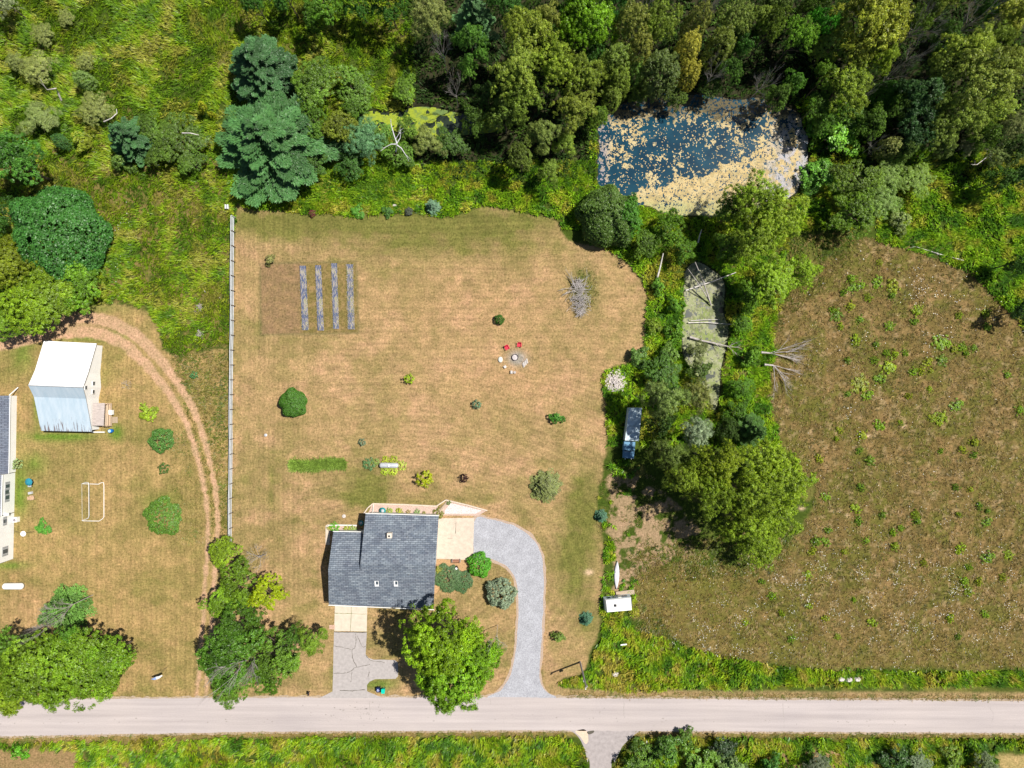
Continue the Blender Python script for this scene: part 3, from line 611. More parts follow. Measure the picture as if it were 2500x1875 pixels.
f = [pt(p_, dx, dy) for p_, dx, dy in ((nE,-.35,-.3),(kE,-.35,0),(rE,-.35,0),(lE,-.3,0),(sE,-.3,.3),(sW,.3,.3),(lW,.3,0),(rW,.3,0),(kW,.3,0),(nW,.3,-.3))]
wl = MB(); wallring(wl, f+[f[0]]); wl.build('wall', M['white'], BR)
eA, eB = W(245, 1045)[:2], W(249.5, 845)[:2]
eA = f[4]; eB = f[0]
def onwall(px, py, zc):
    q = W(px, py, zc); t = (q[1]-eA[1])/(eB[1]-eA[1]); return t
for px, py, zc in ((227.4,936,2.4),(208.7,946.4,4.75),(227.4,956.5,2.4)): wall_box(BR, 'window', eA, eB, onwall(px, py, zc), zc, 0.85, 0.72, M['white'], 0.08, ('pane', M['glass']))
# porch on its east side
px0, py0 = W(245, 1011)[:2]
PO = thing('porch', 'weathered grey wooden porch with railing against the east wall of the barn', 'porch', (px0, py0, 0))
x0, x1 = W(246, 0)[0], W(277, 0)[0]; y0, y1 = W(0, 1040)[1], W(0, 984)[1]
MB().box(((x0+x1)/2, (y0+y1)/2, .55), (x1-x0, y1-y0, .12)).build('deck', M['wood'], PO)
b = MB()
for x in (x1-.1, x1-1.2):
    for y in (y0+.1, (y0+y1)/2, y1-.1): b.box((x, y, 1.1), (.12, .12, 1.0))
for yy in (y0+.1, y1-.1): b.box((x1-.65, yy, 1.62), (1.2, .14, .06))
for zz in (1.0, 1.62): b.box((x1-.1, (y0+y1)/2, zz), (.16, y1-y0, .06))
b.build('railing', simple('tan_lumber', (0.58, 0.42, 0.28), .8, .15, 4), PO)
a, b5, c5, d5 = W(226.5,984,2.6), W(256,984,2.45), W(253,1039,2.45), W(225,1039,2.6)
r = MB(); lo = [(q[0], q[1], q[2]-.08) for q in (d5, c5, b5, a)]; r.hexa(lo, [d5, c5, b5, a]); r.build('porch_roof', simple('weathered_boards', (0.44, 0.38, 0.35), .9, .22, 2, stretch=(.6, 5, 1)), PO)
for y in (y0+.15, y1-.15): MB().box((c5[0]-.1, y, 1.5), (.12, .12, 1.8)).build('post', M['wood'], PO)
b = MB()
for i in range(3): b.box((x1+.2+.28*i, y0+1.2, .42-.15*i), (.28, 1.2, .06))
b.build('steps', M['wood'], PO)
c = W(260, 1007, 1.6); tag(MB().box((c[0]+.5, c[1], .95), (.75, .9, .7)).build('cooler', M['white']), 'pale box standing on the porch deck by its railing', 'box')
q = [W(225, 1055, .3), W(256, 1055, .3)]; tag(MB().tube([q[0], q[1]], .12).build('drain_pipe', M['white']), 'white drain pipe lying along the south edge of the barn porch', 'pipe')
bl = W(275, 1051.5); BLT = thing('barrel', 'bright blue barrel with pale top in the green grass at the barn corner', 'barrel', bl)
MB().lathe(bl, [(.33, 0), (.38, .3), (.38, .75), (.33, 1.05)], 16).build('barrel_body', M['blue'], BLT, True)
MB().lathe((bl[0], bl[1], 1.055), [(.28, 0), (.26, .03)], 16).build('lid', simple('pale_blue_lid', (.45, .65, .75), .5), BLT)

# white farmhouse at the left edge
lx, ly, _ = W(0, 1170); LH = thing('farmhouse', 'long white farmhouse with dark roof cut by the left edge of the photo', 'house', (lx, ly, 0))
def gx_(x, z=0): return W(x, 0, z)[0]
def gy_(y): return W(0, y)[1]
def seg(px_top, px_bot, ya, yb, h, west, ridge, roofm, over=0.25):
    xa, xb = gx_(px_top), gx_(px_bot); ya_, yb_ = gy_(ya), gy_(yb); xw = gx_(west); mid = ((xa+xb)/2+xw)/2
    wl = MB(); wl.hexa([(xw, yb_, 0), (xb, yb_, 0), (xa, ya_, 0), (xw, ya_, 0)], [(xw, yb_, h), (xb, yb_, h), (xa, ya_, h), (xw, ya_, h)])
    for yy in (ya_, yb_): wl.add([(xw, yy, h), ((xa+xb)/2, yy, h), (mid, yy, ridge-.15)], [(0, 1, 2)])
    wl.build('wall', M['white'], LH)
    o = over; r = MB(); r.mi = 0
    e = [(xb+o, yb_-o*.6, h-.05), (xa+o, ya_+o*.6, h-.05), (mid, ya_+o*.6, ridge), (mid, yb_-o*.6, ridge)]
    r.hexa([(q[0], q[1], q[2]-.14) for q in e], e); e = [(mid, yb_-o*.6, ridge), (mid, ya_+o*.6, ridge), (xw-o, ya_+o*.6, h-.05), (xw-o, yb_-o*.6, h-.05)]; r.hexa([(q[0], q[1], q[2]-.14) for q in e], e)
    r.build('roof', roofm, LH); g = MB(); g.tube([(xb+o+.07, yb_-o*.6, h-.08), (xa+o+.07, ya_+o*.6, h-.08)], .08); g.build('gutter', M['white'], LH)
    return (xb, yb_), (xa, ya_)
sA = seg(41.5, 38.5, 966, 1152, 2.1, -90, 4.6, M['shingle2'], .1); sB = seg(37.5, 35, 1154, 1250, 3.7, -90, 5.8, M['shingle'], .1); sC = seg(35, 32.5, 1252, 1364, 6.0, -80, 8.0, M['shingle2'])
def wwin(sg, py, zc, wd, hh, shut=True):
    a, b2 = sg; t = (gy_(py)-a[1])/(b2[1]-a[1]); wall_box(LH, 'window', a, b2, t, zc, wd, hh, M['grey'], .06, ('pane', M['glass']))
    if shut:
        for s in (-1, 1): wall_box(LH, 'shutter', a, b2, t+s*(wd/2+.24)/abs(b2[1]-a[1]), zc, .38, hh, M['grey'], .05)
def wwin2(sg, y0_, y1_, zc, hh):
    wwin(sg, (y0_+y1_)/2, zc, (y1_-y0_)*PX-.9, hh)
wwin(sB, 1183, 2.0, .8, 1.2); wwin(sB, 1197, 2.1, .9, 1.1, False); wwin(sB, 1210, 2.0, .9, 1.2); wwin(sC, 1266, 2.45, .8, 1.0); wwin(sC, 1339, 2.2, .95, 1.5)
MB().box((gx_(35)+.25, gy_(1249.5), 2.4), (.9, .5, .25)).build('eave_return', M['white'], LH)
q0, q1 = W(41, 965), W(47, 946); MB().tube([(q0[0], q0[1], 2.0), (q1[0], q1[1], .3)], .1).build('downspout', M['white'], LH)
ac = W(43.5, 1267); AC = thing('ac_unit', 'white air conditioner unit with round fan grille beside the farmhouse wall', 'air conditioner', ac)
MB().box((ac[0], ac[1], .45), (.85, .95, .9)).build('housing', M['white'], AC); MB().lathe((ac[0], ac[1]-.05, .905), [(.3, 0), (.28, .03)], 16).build('fan_grille', simple('grille', (.25, .22, .24), .6), AC)
c = W(57, 1303); tag(MB().lathe(c, [(.55, 0), (.5, .1), (.2, .16)], 12).build('well_cover', M['white']), 'round white cover on the grass beside a thin dark cable', 'cover')
tag(MB().tube([W(33, 1296, .03), W(45, 1299, .03), W(57, 1300, .03), W(84, 1298, .03)], .035, 5).build('cable', M['dark']), 'thin dark cable running from the farmhouse to a low green bush', 'cable')
def capsule(name, label, px, py, L, R, rz, mat, z0, cat='tank', dome=True, label_d=None):
    c = W(px, py); T = thing(name, label, cat, (c[0], c[1], 0), 0)
    prof = [(-L/2+R*.8*(1-math.cos(math.pi/2*k/6)), max(R*math.sin(math.pi/2*k/6), .04)) for k in range(7)]
    prof += [(-x, r_) for x, r_ in prof[::-1]]
    b = MB(); b.tube([(c[0]+x*math.cos(rz), c[1]+x*math.sin(rz), z0+R) for x, r_ in prof], [r_ for x, r_ in prof], 18); b.build('tank_body', mat, T, True)
    MB().lathe((c[0], c[1], z0+2*R-.05), [(.22, 0), (.22, .14), (.1, .22)], 12).build('dome', M['white'], T, True)
    for s in (-1, 1): MB().box((c[0]+s*L*.28*math.cos(rz), c[1]+s*L*.28*math.sin(rz), (z0+.3)/2), (.2, R*1.3, z0+.3), rz).build('leg', M['grey'], T)
capsule('propane_tank', 'white propane tank alone on the lawn by the farmhouse, left edge', 40, 1428, 4.0, .62, math.radians(0), M['white'], .2)
capsule('propane_tank', 'silver propane tank ringed by yellow-green leafy plants behind the house', 951.5, 1135, 3.75, .52, math.radians(-1), M['steel'], .2)

# ------------------------------------------------------------------ camper, truck, canoe
c = W(1507, 1470); CP = thing('camper_trailer', 'white camper trailer with a dark roof vent beside the weedy lawn edge', 'camper', c)
gb = [W(1475,1487,.5), W(1538.5,1480,.5), W(1537,1449.5,.5), W(1472,1457,.5)]; tb = [W(1480.7,1495.6,2.35), W(1543,1490,2.3), W(1540.4,1458.5,2.3), W(1477.5,1465.3,2.35)]
def ins(P, c, k): return [(c[0]+(q[0]-c[0])*k, c[1]+(q[1]-c[1])*k, q[2]) for q in P]
cc = (sum(q[0] for q in tb)/4, sum(q[1] for q in tb)/4); mid = [((a_[0]*.12+b_[0]*.88), (a_[1]*.12+b_[1]*.88), 2.05) for a_, b_ in zip(gb, tb)]
b = MB(); b.hexa(gb, mid); b.build('body', simple('shade_tinted_siding', (.58, .66, .74), .5, .05, 2), CP)  # walls tinted bluish grey, their shade painted into the colour
b = MB(); b.hexa([(q[0], q[1], q[2]+.003) for q in mid], ins([(q[0], q[1], 2.38) for q in tb], cc, .93)); b.build('roof', M['white'], CP)
v = W(1502, 1478, 2.4); MB().box((v[0], v[1], 2.45), (.48, .48, .12)).build('roof_vent', M['dark'], CP)
def on(a_, b_, t, z): return (a_[0]+(b_[0]-a_[0])*t, a_[1]+(b_[1]-a_[1])*t)
rzc = math.atan2(gb[2][1]-gb[3][1], gb[2][0]-gb[3][0])
for t, w_ in ((.18, .6), (.38, .6), (.75, 1.1)):
    q = on(gb[3], gb[2], t, 0); MB().box((q[0]+.12, q[1]+.0, 1.45), (w_, .1, .6), rzc).build('window', M['glass'], CP)
q = on(gb[3], gb[2], .57, 0); MB().box((q[0]+.12, q[1]+.02, 1.25), (.65, .09, 1.5), rzc).build('door', M['offwhite'], CP)
q = on(gb[1], gb[2], .5, 0); MB().box((q[0]+.12, q[1], 1.5), (.1, 1.6, .6), rzc).build('window', M['glass'], CP)
b = MB().box((q[0]-.9, W(0, 1454)[1]+.65, .42), (3.6, .9, .08), rzc); b.build('doorstep', M['wood'], CP)
for t in (.45, .56):
    for s, e in ((gb[0], gb[1]), (gb[3], gb[2])):
        q = on(s, e, t, 0); b = MB(); b.tube([(q[0], q[1]-.1, .33), (q[0], q[1]+.1, .33)], .33, 14); b.build('wheel', M['dark'], CP)
q = on(gb[0], gb[3], .5, 0); MB().tube([(q[0], q[1], .5), (q[0]-1.0, q[1]+.05, .45)], .06).build('hitch', M['dark'], CP)

c = W(1545, 1060); TR = thing('box_truck', 'old blue truck with pale flat box, parked in the shade of trees', 'truck', c)
def quadbox(mb, img, z0, z1, zref):
    P = [W(x, y, zref) for x, y in img]; mb.hexa([(q[0], q[1], z0) for q in P], [(q[0], q[1], z1) for q in P]); return P
b = MB(); quadbox(b, [(1525.6,1075.4),(1559.5,1077),(1567,996),(1535.3,996)], .9, 3.0, 3.0); b.build('cargo_box', simple('chalky_paint', (.50, .62, .68), .5, .22, 1.6), TR)
b = MB(); quadbox(b, [(1521.5,1099),(1549.5,1100),(1551,1079),(1524,1078)], .7, 2.1, 2.1); b.build('cab', simple('blue_truck_paint', (.10, .24, .38), .4, .12, 2), TR)
b = MB(); quadbox(b, [(1520.3,1117.5),(1547.4,1120),(1549,1100.5),(1521.5,1099.5)], .6, 1.25, 1.3); b.build('hood', simple('blue_hood_paint', (.09, .22, .36), .4, .12, 2), TR)
q = W(1535.5, 1100.5, 1.7); MB().box((q[0], q[1]-.03, 1.65), (1.8, .08, .6)).build('windshield', M['glass'], TR)
for x in (1526, 1541):
    q = W(x, 1119.5, .9); MB().lathe((q[0], q[1]-.03, .9), [(.1, 0), (.1, .15)], 10).build('headlight', M['white'], TR)
for px, py in ((1529,1108),(1546,1109),(1535,1020),(1560,1020),(1532,1050),(1558,1050)):
    q = W(px, py, .4); b = MB(); b.tube([(q[0]-.13, q[1], .42), (q[0]+.13, q[1], .42)], .42, 14); b.build('wheel', M['dark'], TR)
# canoe, keel up
a_, b_ = W(1507, 1369.5, .3), W(1505, 1438.5, .3); cm = ((a_[0]+b_[0])/2, (a_[1]+b_[1])/2, 0)
CN = thing('canoe', 'pale overturned canoe lying north of the camper trailer', 'canoe', cm); vs = []; fs = []; NS = 24; NR = 8
for i in range(NS+1):
    t = i/NS; x = a_[0]+(b_[0]-a_[0])*t; y = a_[1]+(b_[1]-a_[1])*t; wd = .50*math.sin(math.pi*t)**.75+.015; hh = .42-.08*math.sin(math.pi*t)
    for k in range(NR+1): an = math.pi*k/NR; vs.append((x-math.cos(an)*wd, y, .05+math.sin(an)**.7*hh))
for i in range(NS):
    for k in range(NR): q = i*(NR+1)+k; fs.append((q, q+NR+1, q+NR+2, q+1))
MB().add(vs, fs).build('hull', simple('lavender_hull', (.62, .60, .66), .45, .05, 2), CN, True)
MB().tube([(a_[0], a_[1], .46), (cm[0], cm[1], .41), (b_[0], b_[1], .46)], .02, 6).build('keel', M['grey'], CN)

# ------------------------------------------------------------------ fence
F0, F1 = (575, 532), (568, 1322); NP = 23; fx, fy, _ = W(572, 930)
FE = thing('rail_fence', 'pale three-rail fence running north to south between the two yards', 'fence', (fx, fy, 0)); rnd = random.Random(4); prev = None
for i in range(NP):
    t = i/(NP-1); q = W(F0[0]+(F1[0]-F0[0])*t+rnd.uniform(-.8, .8), F0[1]+(F1[1]-F0[1])*t)
    MB().box((q[0]+.1, q[1], 1.03), (.12, .12, 2.06)).build('post', M['bark'] if i else M['rail'], FE)
    if prev:
        for zz in (.72, 1.38, 2.0):
            P4 = [(prev[0]-.08, prev[1]-.02), (q[0]-.08, q[1]+.02), (q[0]+.05, q[1]+.02), (prev[0]+.05, prev[1]-.02)]
            b = MB(); b.hexa([(u_, v_, zz-.05) for u_, v_ in P4], [(u_, v_, zz+.05) for u_, v_ in P4])
            b.build('rail', M['rail'], FE)
    prev = q
c = W(559, 508); NB = thing('nest_box', 'small white box with a dark middle just north of the fence end', 'box', c)
for s in (-1, 1): MB().box((c[0]+s*.24, c[1], .95), (.13, .85, .5)).build('side_panel', M['white'], NB)
MB().box((c[0], c[1], .9), (.34, .78, .4)).build('inner_panel', M['grey'], NB); MB().box((c[0], c[1], .35), (.1, .1, .7)).build('post', M['bark'], NB)

# ------------------------------------------------------------------ fire ring and seats
c = W(1257.5, 872.5); FR = thing('fire_ring', 'round dark fire ring full of pale ash near the red chairs', 'fire pit', c); b = MB(); n = 24; vs = []; fs = []
for k in range(n):
    a = 2*math.pi*k/n; vs += [(c[0]+r_*math.cos(a), c[1]+r_*math.sin(a), z_) for r_, z_ in ((.66, 0), (.66, .34), (.56, .34), (.56, 0.02))]
for k in range(n):
    for j in range(3): q = k*4+j; q2 = ((k+1) % n)*4+j; fs.append((q, q2, q2+1, q+1))
b.add(vs, fs).build('ring', simple('burnt_steel', (.07, .055, .06), .7, .3, 5), FR)
MB().lathe((c[0], c[1], .02), [(.55, 0), (.55, .1), (.2, .16)], 18).build('ash', simple('ash', (.5, .46, .46), 1, .2, 5), FR)
def chair(name, label, px, py, rz, mat, cat='chair', group=None):
    c = W(px, py); T = thing(name, label, cat, (c[0], c[1], 0), 0, group)
    MB().box((c[0], c[1]-.05, .36), (.55, .6, .07)).build('seat', mat, T)
    b = MB(); b.hexa([(c[0]-.3, c[1]+.24, .34), (c[0]+.3, c[1]+.24, .34), (c[0]+.3, c[1]+.30, .34), (c[0]-.3, c[1]+.30, .34)], [(c[0]-.34, c[1]+.46, 1.0), (c[0]+.34, c[1]+.46, 1.0), (c[0]+.34, c[1]+.52, 1.0), (c[0]-.34, c[1]+.52, 1.0)]); b.build('backrest', mat, T)
    for s in (-1, 1):
        MB().box((c[0]+s*.36, c[1]-.02, .6), (.15, .75, .04)).build('armrest', mat, T)
        for y in (-.33, .25): MB().box((c[0]+s*.34, c[1]+y, .29), (.07, .1, .58)).build('leg', mat, T)
    T.rotation_euler = (0, 0, rz); return T
chair('lawn_chair', 'red lawn chair turned askew, the western one of the pair by the fire ring', 1238, 849, math.radians(28), M['red'], group='red chairs by the fire ring')
chair('lawn_chair', 'red lawn chair facing south, north of the fire ring, the eastern of the pair', 1268, 842.5, math.radians(-4), M['red'], group='red chairs by the fire ring')
c = W(1221.8, 878); b = MB().lathe(c, [(.40, 0), (.46, .15), (.42, .30), (.2, .36)], 16, 1.0, 1.3); o = b.build('boulder', simple('pale_stone_seat', (.60, .60, .54), .9, .05, 3), None, True); tag(o, 'smooth oval pale stone seat west of the fire ring', 'stone')
c = W(1233, 895.5); tag(MB().box((c[0], c[1], .22), (.52, .52, .44), math.radians(35), .96).build('stone_block', M['stone']), 'square pale stone block turned diagonally southwest of the fire ring', 'stone')
c = W(1249, 908.5); tag(MB().box((c[0], c[1], .24), (.44, .62, .48), 0, .95).build('stone_block', M['stone']), 'upright pale stone block south of the fire ring', 'stone')
c = W(1256.5, 909); tag(MB().lathe(c, [(.26, 0), (.27, .28), (.25, .3)], 12).build('stump', M['deadwood'], None), 'short grey stump beside the stone block south of the fire ring', 'stump')
for i in range(6):
    c = W(1277+i*2.0, 892-i*2.2); a = math.radians(35); o = MB().tube([(c[0]-.45*math.cos(a+1.2), c[1]-.45*math.sin(a+1.2), .1), (c[0]+.45*math.cos(a+1.2), c[1]+.45*math.sin(a+1.2), .1)], .1, 7).build('firewood_log', M['palewood'] if i % 2 else M['deadwood'])
    tag(o, 'split firewood log in the small row southeast of the fire ring', 'log', 'firewood logs by the fire ring')

# ------------------------------------------------------------------ goal
c = W(226, 1225); GO = thing('goal_frame', 'white pipe goal frame on the dry lawn west of the dirt track', 'goal', c)
z = .1
MB().tube([W(202, 1181, z), W(241, 1182, z), W(247, 1178.5, z), W(253, 1178, z), W(254, 1184, z), W(254, 1262, z), W(250, 1267, z), W(242, 1272, z), W(202, 1271.5, z)], .055, 8).build('base_pipe', M['white'], GO)
MB().tube([W(200, 1181, .12), W(209, 1177.5, .6), W(216, 1178.5, 1.0), W(217, 1182, 1.0), W(217.5, 1260, 1.0), W(215, 1265.5, .9), W(200, 1271, .12)], .05, 8).build('upper_pipe', M['white'], GO)
MB().tube([W(200, 1181, .08), W(201, 1271, .08)], .025, 6).build('cord', M['offwhite'], GO)

# ------------------------------------------------------------------ street furniture
c = W(1416, 1616); UP = thing('utility_pole', 'tall grey wooden utility pole casting a long thin shadow by the roadside weeds', 'utility pole', c)
MB().tube([(c[0], c[1], 0), (c[0], c[1], 11.2)], [.19, .13], 10).build('pole', simple('grey_pole_wood', (.36, .33, .33), .9, .15, 4), UP)
MB().tube([(c[0]+.02, c[1]-.35, 6.9), (c[0]+.02, c[1]-.35, 7.8)], .2, 12).build('transformer', M['steel'], UP)
MB().tube([(c[0]-.1, c[1]-.25, 10.6), (c[0]-.1, c[1]-.25, 11.3)], .1, 8).build('insulator', M['white'], UP); MB().tube([(c[0]+.25, c[1], 10.2), (c[0]+.25, c[1], 10.9)], .07, 8).build('insulator', M['steel'], UP)
MB().tube([(c[0]+.1, c[1]+.05, 7.0), (c[0]+.16, c[1]+.02, .3)], .03, 5).build('cable_guard', M['steel'], UP)
c = W(757, 1687); MX = thing('mailbox', 'black mailbox on a post at the edge of the road', 'mailbox', c); MB().box((c[0], c[1], .5), (.1, .1, 1.0)).build('post', M['bark'], MX)
b = MB(); b.tube([(c[0]+.02, c[1]+.25, 1.12), (c[0]-.02, c[1]-.35, 1.12)], .17, 12); b.build('box', M['dark'], MX)
MB().box((c[0]+.19, c[1]-.1, 1.2), (.02, .12, .15)).build('flag', M['red'], MX)
def bin_(label, px, py, body, lid, rz=0, mark=False):
    c = W(px, py); T = thing('wheeled_bin', label, 'bin', (c[0], c[1], 0), 0, 'wheeled bins by the drive')
    MB().box((c[0], c[1], .52), (.52, .62, .96), 0, 1.22).build('bin_body', body, T)
    l = MB().box((c[0], c[1]-.02, 1.035), (.68, .84, .07)).build('lid', lid, T)
    MB().tube([(c[0]-.25, c[1]+.44, 1.0), (c[0]+.25, c[1]+.44, 1.0)], .03, 6).build('handle', body, T)
    for s in (-1, 1): MB().tube([(c[0]+s*.24, c[1]+.3, .12), (c[0]+s*.3, c[1]+.3, .12)], .12, 10).build('wheel', M['dark'], T)
    if mark:
        b = MB()
        for k in range(3):
            a = math.radians(90+120*k); ca, sa = math.cos(a), math.sin(a)
            def R_(x, y): return (c[0]+.0+x*ca-y*sa, c[1]-.03+x*sa+y*ca, 1.076)
            b.add([R_(.06, -.17), R_(.15, -.15), R_(.19, .02), R_(.10, .04)], [(0, 1, 2, 3)]); b.add([R_(.05, .05), R_(.25, .01), R_(.16, .15)], [(0, 1, 2)])
        b.build('recycling_mark', simple('pale_print', (.55, .62, .9), .6), l)
bin_('dark navy wheeled bin with white recycling arrows on its lid', 925.5, 1679, M['navy'], M['navy'], 0, True)
bin_('turquoise wheeled bin beside the darker one near the road', 937.5, 1682, M['green_bin'], M['green_bin'])
c = W(405, 1632); FL = thing('flag_pole', 'short leaning pole with a white and blue banner on the front lawn', 'flag', c)
MB().tube([(c[0]+.3, c[1]+.25, 0), (c[0]-.2, c[1]+.0, 2.6)], .03, 6).build('pole', M['bark'], FL)
b = MB(); vs = []; NX = 10
for i in range(NX+1):
    t = i/NX
    for s in (0, 1): vs.append((c[0]+.35-2.05*t, c[1]-.32-.72*t-s*.62*math.sin(math.pi*min(max(t, .08), .93))**.5, 2.2+.12*math.sin(t*9)-s*.3))
b.mi = 0
for i in range(NX): b.mi = 0 if i < 6 else 1; b.add([vs[2*i], vs[2*i+2], vs[2*i+3], vs[2*i+1]], [(0, 1, 2, 3)])
b.build('banner', [M['white'], simple('faded_blue_cloth', (.25, .35, .6), .8, .3, 6)], FL)
c = W(1577, 1806); tag(MB().box((c[0], c[1], .45), (.14, .3, .9)).build('marker_post', M['white']), 'short white marker post south of the road near the side road', 'post')
# garden furniture by the farmhouse
c = W(83, 1174); PU = thing('patio_umbrella', 'small teal umbrella near the farmhouse wall', 'umbrella', c)
MB().tube([(c[0], c[1], 0), (c[0], c[1], 1.9)], .03, 6).build('pole', M['grey'], PU); MB().lathe((c[0], c[1], 1.45), [(.75, 0), (.45, .25), (.03, .42)], 8).build('canopy', simple('teal_cloth', (.02, .22, .30), .8, .2, 3), PU)
c = W(77, 1184.5); tb_ = thing('side_table', 'small grey side table under the edge of the teal umbrella', 'table', c); MB().box((c[0], c[1], .5), (.7, .55, .05)).build('table_top', M['steel'], tb_)
for sx_ in (-1, 1):
    for sy_ in (-1, 1): MB().box((c[0]+sx_*.28, c[1]+sy_*.2, .24), (.05, .05, .48)).build('leg', M['dark'], tb_)
c = W(76.5, 1203); tag(MB().box((c[0], c[1], .22), (.75, .5, .42), .2, .9).build('storage_box', M['steel']), 'low grey box south of the teal umbrella', 'box')
ch_ = chair('lounge_chair', 'tan wooden lounge chair on the dry grass south of the teal umbrella', 82, 1214, math.radians(100), simple('tan_wood', (.50, .34, .22), .8, .2, 4))

# ------------------------------------------------------------------ beds and ornaments round the house
b = MB().sheet(wp([(898,1255),(908,1232),(912,1228),(1068,1234),(1074,1262),(1068,1262)]), .03); tag(b.build('garden_bed', M['pinkgravel']), kind='structure')
b = MB().sheet(wp([(1091,1222),(1188,1246.5),(1168,1259),(1078,1258),(1070,1247)]), .03); b.mi = 1; b.sheet(wp([(1100,1228),(1176,1246),(1162,1254),(1086,1254),(1086,1246)]), .034); tag(b.build('gravel_bed', [M['pinkgravel'], M['whitegravel']]), kind='structure')
b = MB().sheet(wp([(800,1283),(872,1283),(872,1298),(806,1298)]), .046); tag(b.build('planting_bed', M['pinkgravel']), kind='structure')
b = MB().sheet(wp(smooth([(1066,1368),(1103,1368),(1130,1370),(1150,1378),(1160,1395),(1148,1402),(1130,1395),(1100,1380),(1075,1384),(1070,1440),(1058,1445),(1062,1400)])), .01); tag(b.build('mulch_bed', M['mulch']), kind='structure')
def kerb(name, pts, label, w_=.22, h=.35, mat=None):
    P = wp(pts); b = MB(); x_ = sum(q[0] for q in P)/len(P); y_ = sum(q[1] for q in P)/len(P); T = thing(name, label, 'wall', (x_, y_, 0))
    for i in range(len(P)-1):
        a_, b2 = P[i], P[i+1]; L = math.hypot(b2[0]-a_[0], b2[1]-a_[1]); b = MB().box(((a_[0]+b2[0])/2, (a_[1]+b2[1])/2, h/2), (L-.02, w_, h+.002*i), math.atan2(b2[1]-a_[1], b2[0]-a_[0])); b.build('coping', mat or M['offwhite'], T)
kerb('retaining_wall', [(889,1253),(899,1239),(911,1229),(985,1231),(1066,1235),(1072,1231),(1089,1220),(1140,1232),(1190,1246)], 'low pale retaining wall edging the gravel beds north of the house', mat=simple('pale_block', (.60, .50, .40), .9, .12, 3))
kerb('bed_edging', [(801,1283),(829,1281),(872,1282)], 'short pale stone edging along the small bed by the west wing')
kerb('log_edging', [(1074,1250),(1080,1240),(1092,1226)], 'row of brown landscape timbers at the west side of the white gravel bed', .35, .25, M['wood'])
def pot(px, py, label, r_=.6, h=.6, mat=M['teal']):
    c = W(px, py); T = thing('planter_pot', label, 'pot', c); MB().lathe(c, [(r_*.75, 0), (r_, h*.8), (r_*1.05, h)], 18).build('pot_body', mat, T, True); MB().lathe((c[0], c[1], h+.002), [(r_*.55, 0), (r_*.3, .14)], 8).build('planting', M['steel'], T)
pot(935.5, 1245.5, 'large teal glazed pot in the bed north of the house'); pot(883, 1276, 'dark teal pot in the shade of the house wall', .5, .5)
c = W(840, 1260); tag(MB().lathe(c, [(.4, 0), (.36, .18), (.15, .26)], 7).build('boulder', M['stone']), 'small white boulder alone on the lawn northwest of the house', 'stone')
c = W(650, 1062); tag(MB().lathe(c, [(.25, 0), (.3, .3), (.1, .35)], 10).build('pipe_cap', M['steel']), 'tiny grey capped pipe in the lawn east of the fence', 'pipe')
c = W(1114, 1367.5); BN = thing('bench', 'small brown slatted bench at the south edge of the patio', 'bench', c)
for i in range(3): MB().box((c[0], c[1]-.15+i*.17, .44), (1.45, .13, .04)).build('slat', M['brownwood'], BN)
MB().box((c[0], c[1]-.36, .65), (1.5, .05, .42)).build('backrest', M['brownwood'], BN)
for s in (-1, 1): MB().box((c[0]+s*.78, c[1], .32), (.07, .6, .64)).build('armrest', M['grey'], BN)
c = W(1115, 1384); GL = thing('garden_lantern', 'small black ornament with a white cap between the bench and the green bed', 'ornament', c); MB().box((c[0], c[1], .3), (.45, .5, .6), .5).build('lantern_body', M['dark'], GL); MB().lathe((c[0]-.05, c[1]-.18, .6), [(.24, 0), (.05, .16)], 8).build('cap', M['white'], GL)
for px, py, lb in ((1502,1645,'pale rounded rock deep in the roadside weeds north of the side road'),(2052,1657,'westernmost of three white rocks in the roadside weeds'),(2071,1658.5,'largest white rock, middle of three in the roadside weeds'),(2091,1657,'small pale rock, eastern of three in the roadside weeds'),(964,503,'tiny white stone in the green weeds north of the lawn')):
    c = W(px, py); s_ = .35 if px < 1000 else .55; tag(MB().lathe(c, [(s_, 0), (s_*1.15, .25), (s_*.7, .6)], 7, 1.2, .8).build('rock', M['stone']), lb, 'rock', 'scattered pale rocks')
c = W(1521, 1570); tag(MB().box((c[0], c[1], .75), (1.2, .25, .08), .1).build('board', M['white']), 'white board lying on tall weeds south of the camper', 'board')

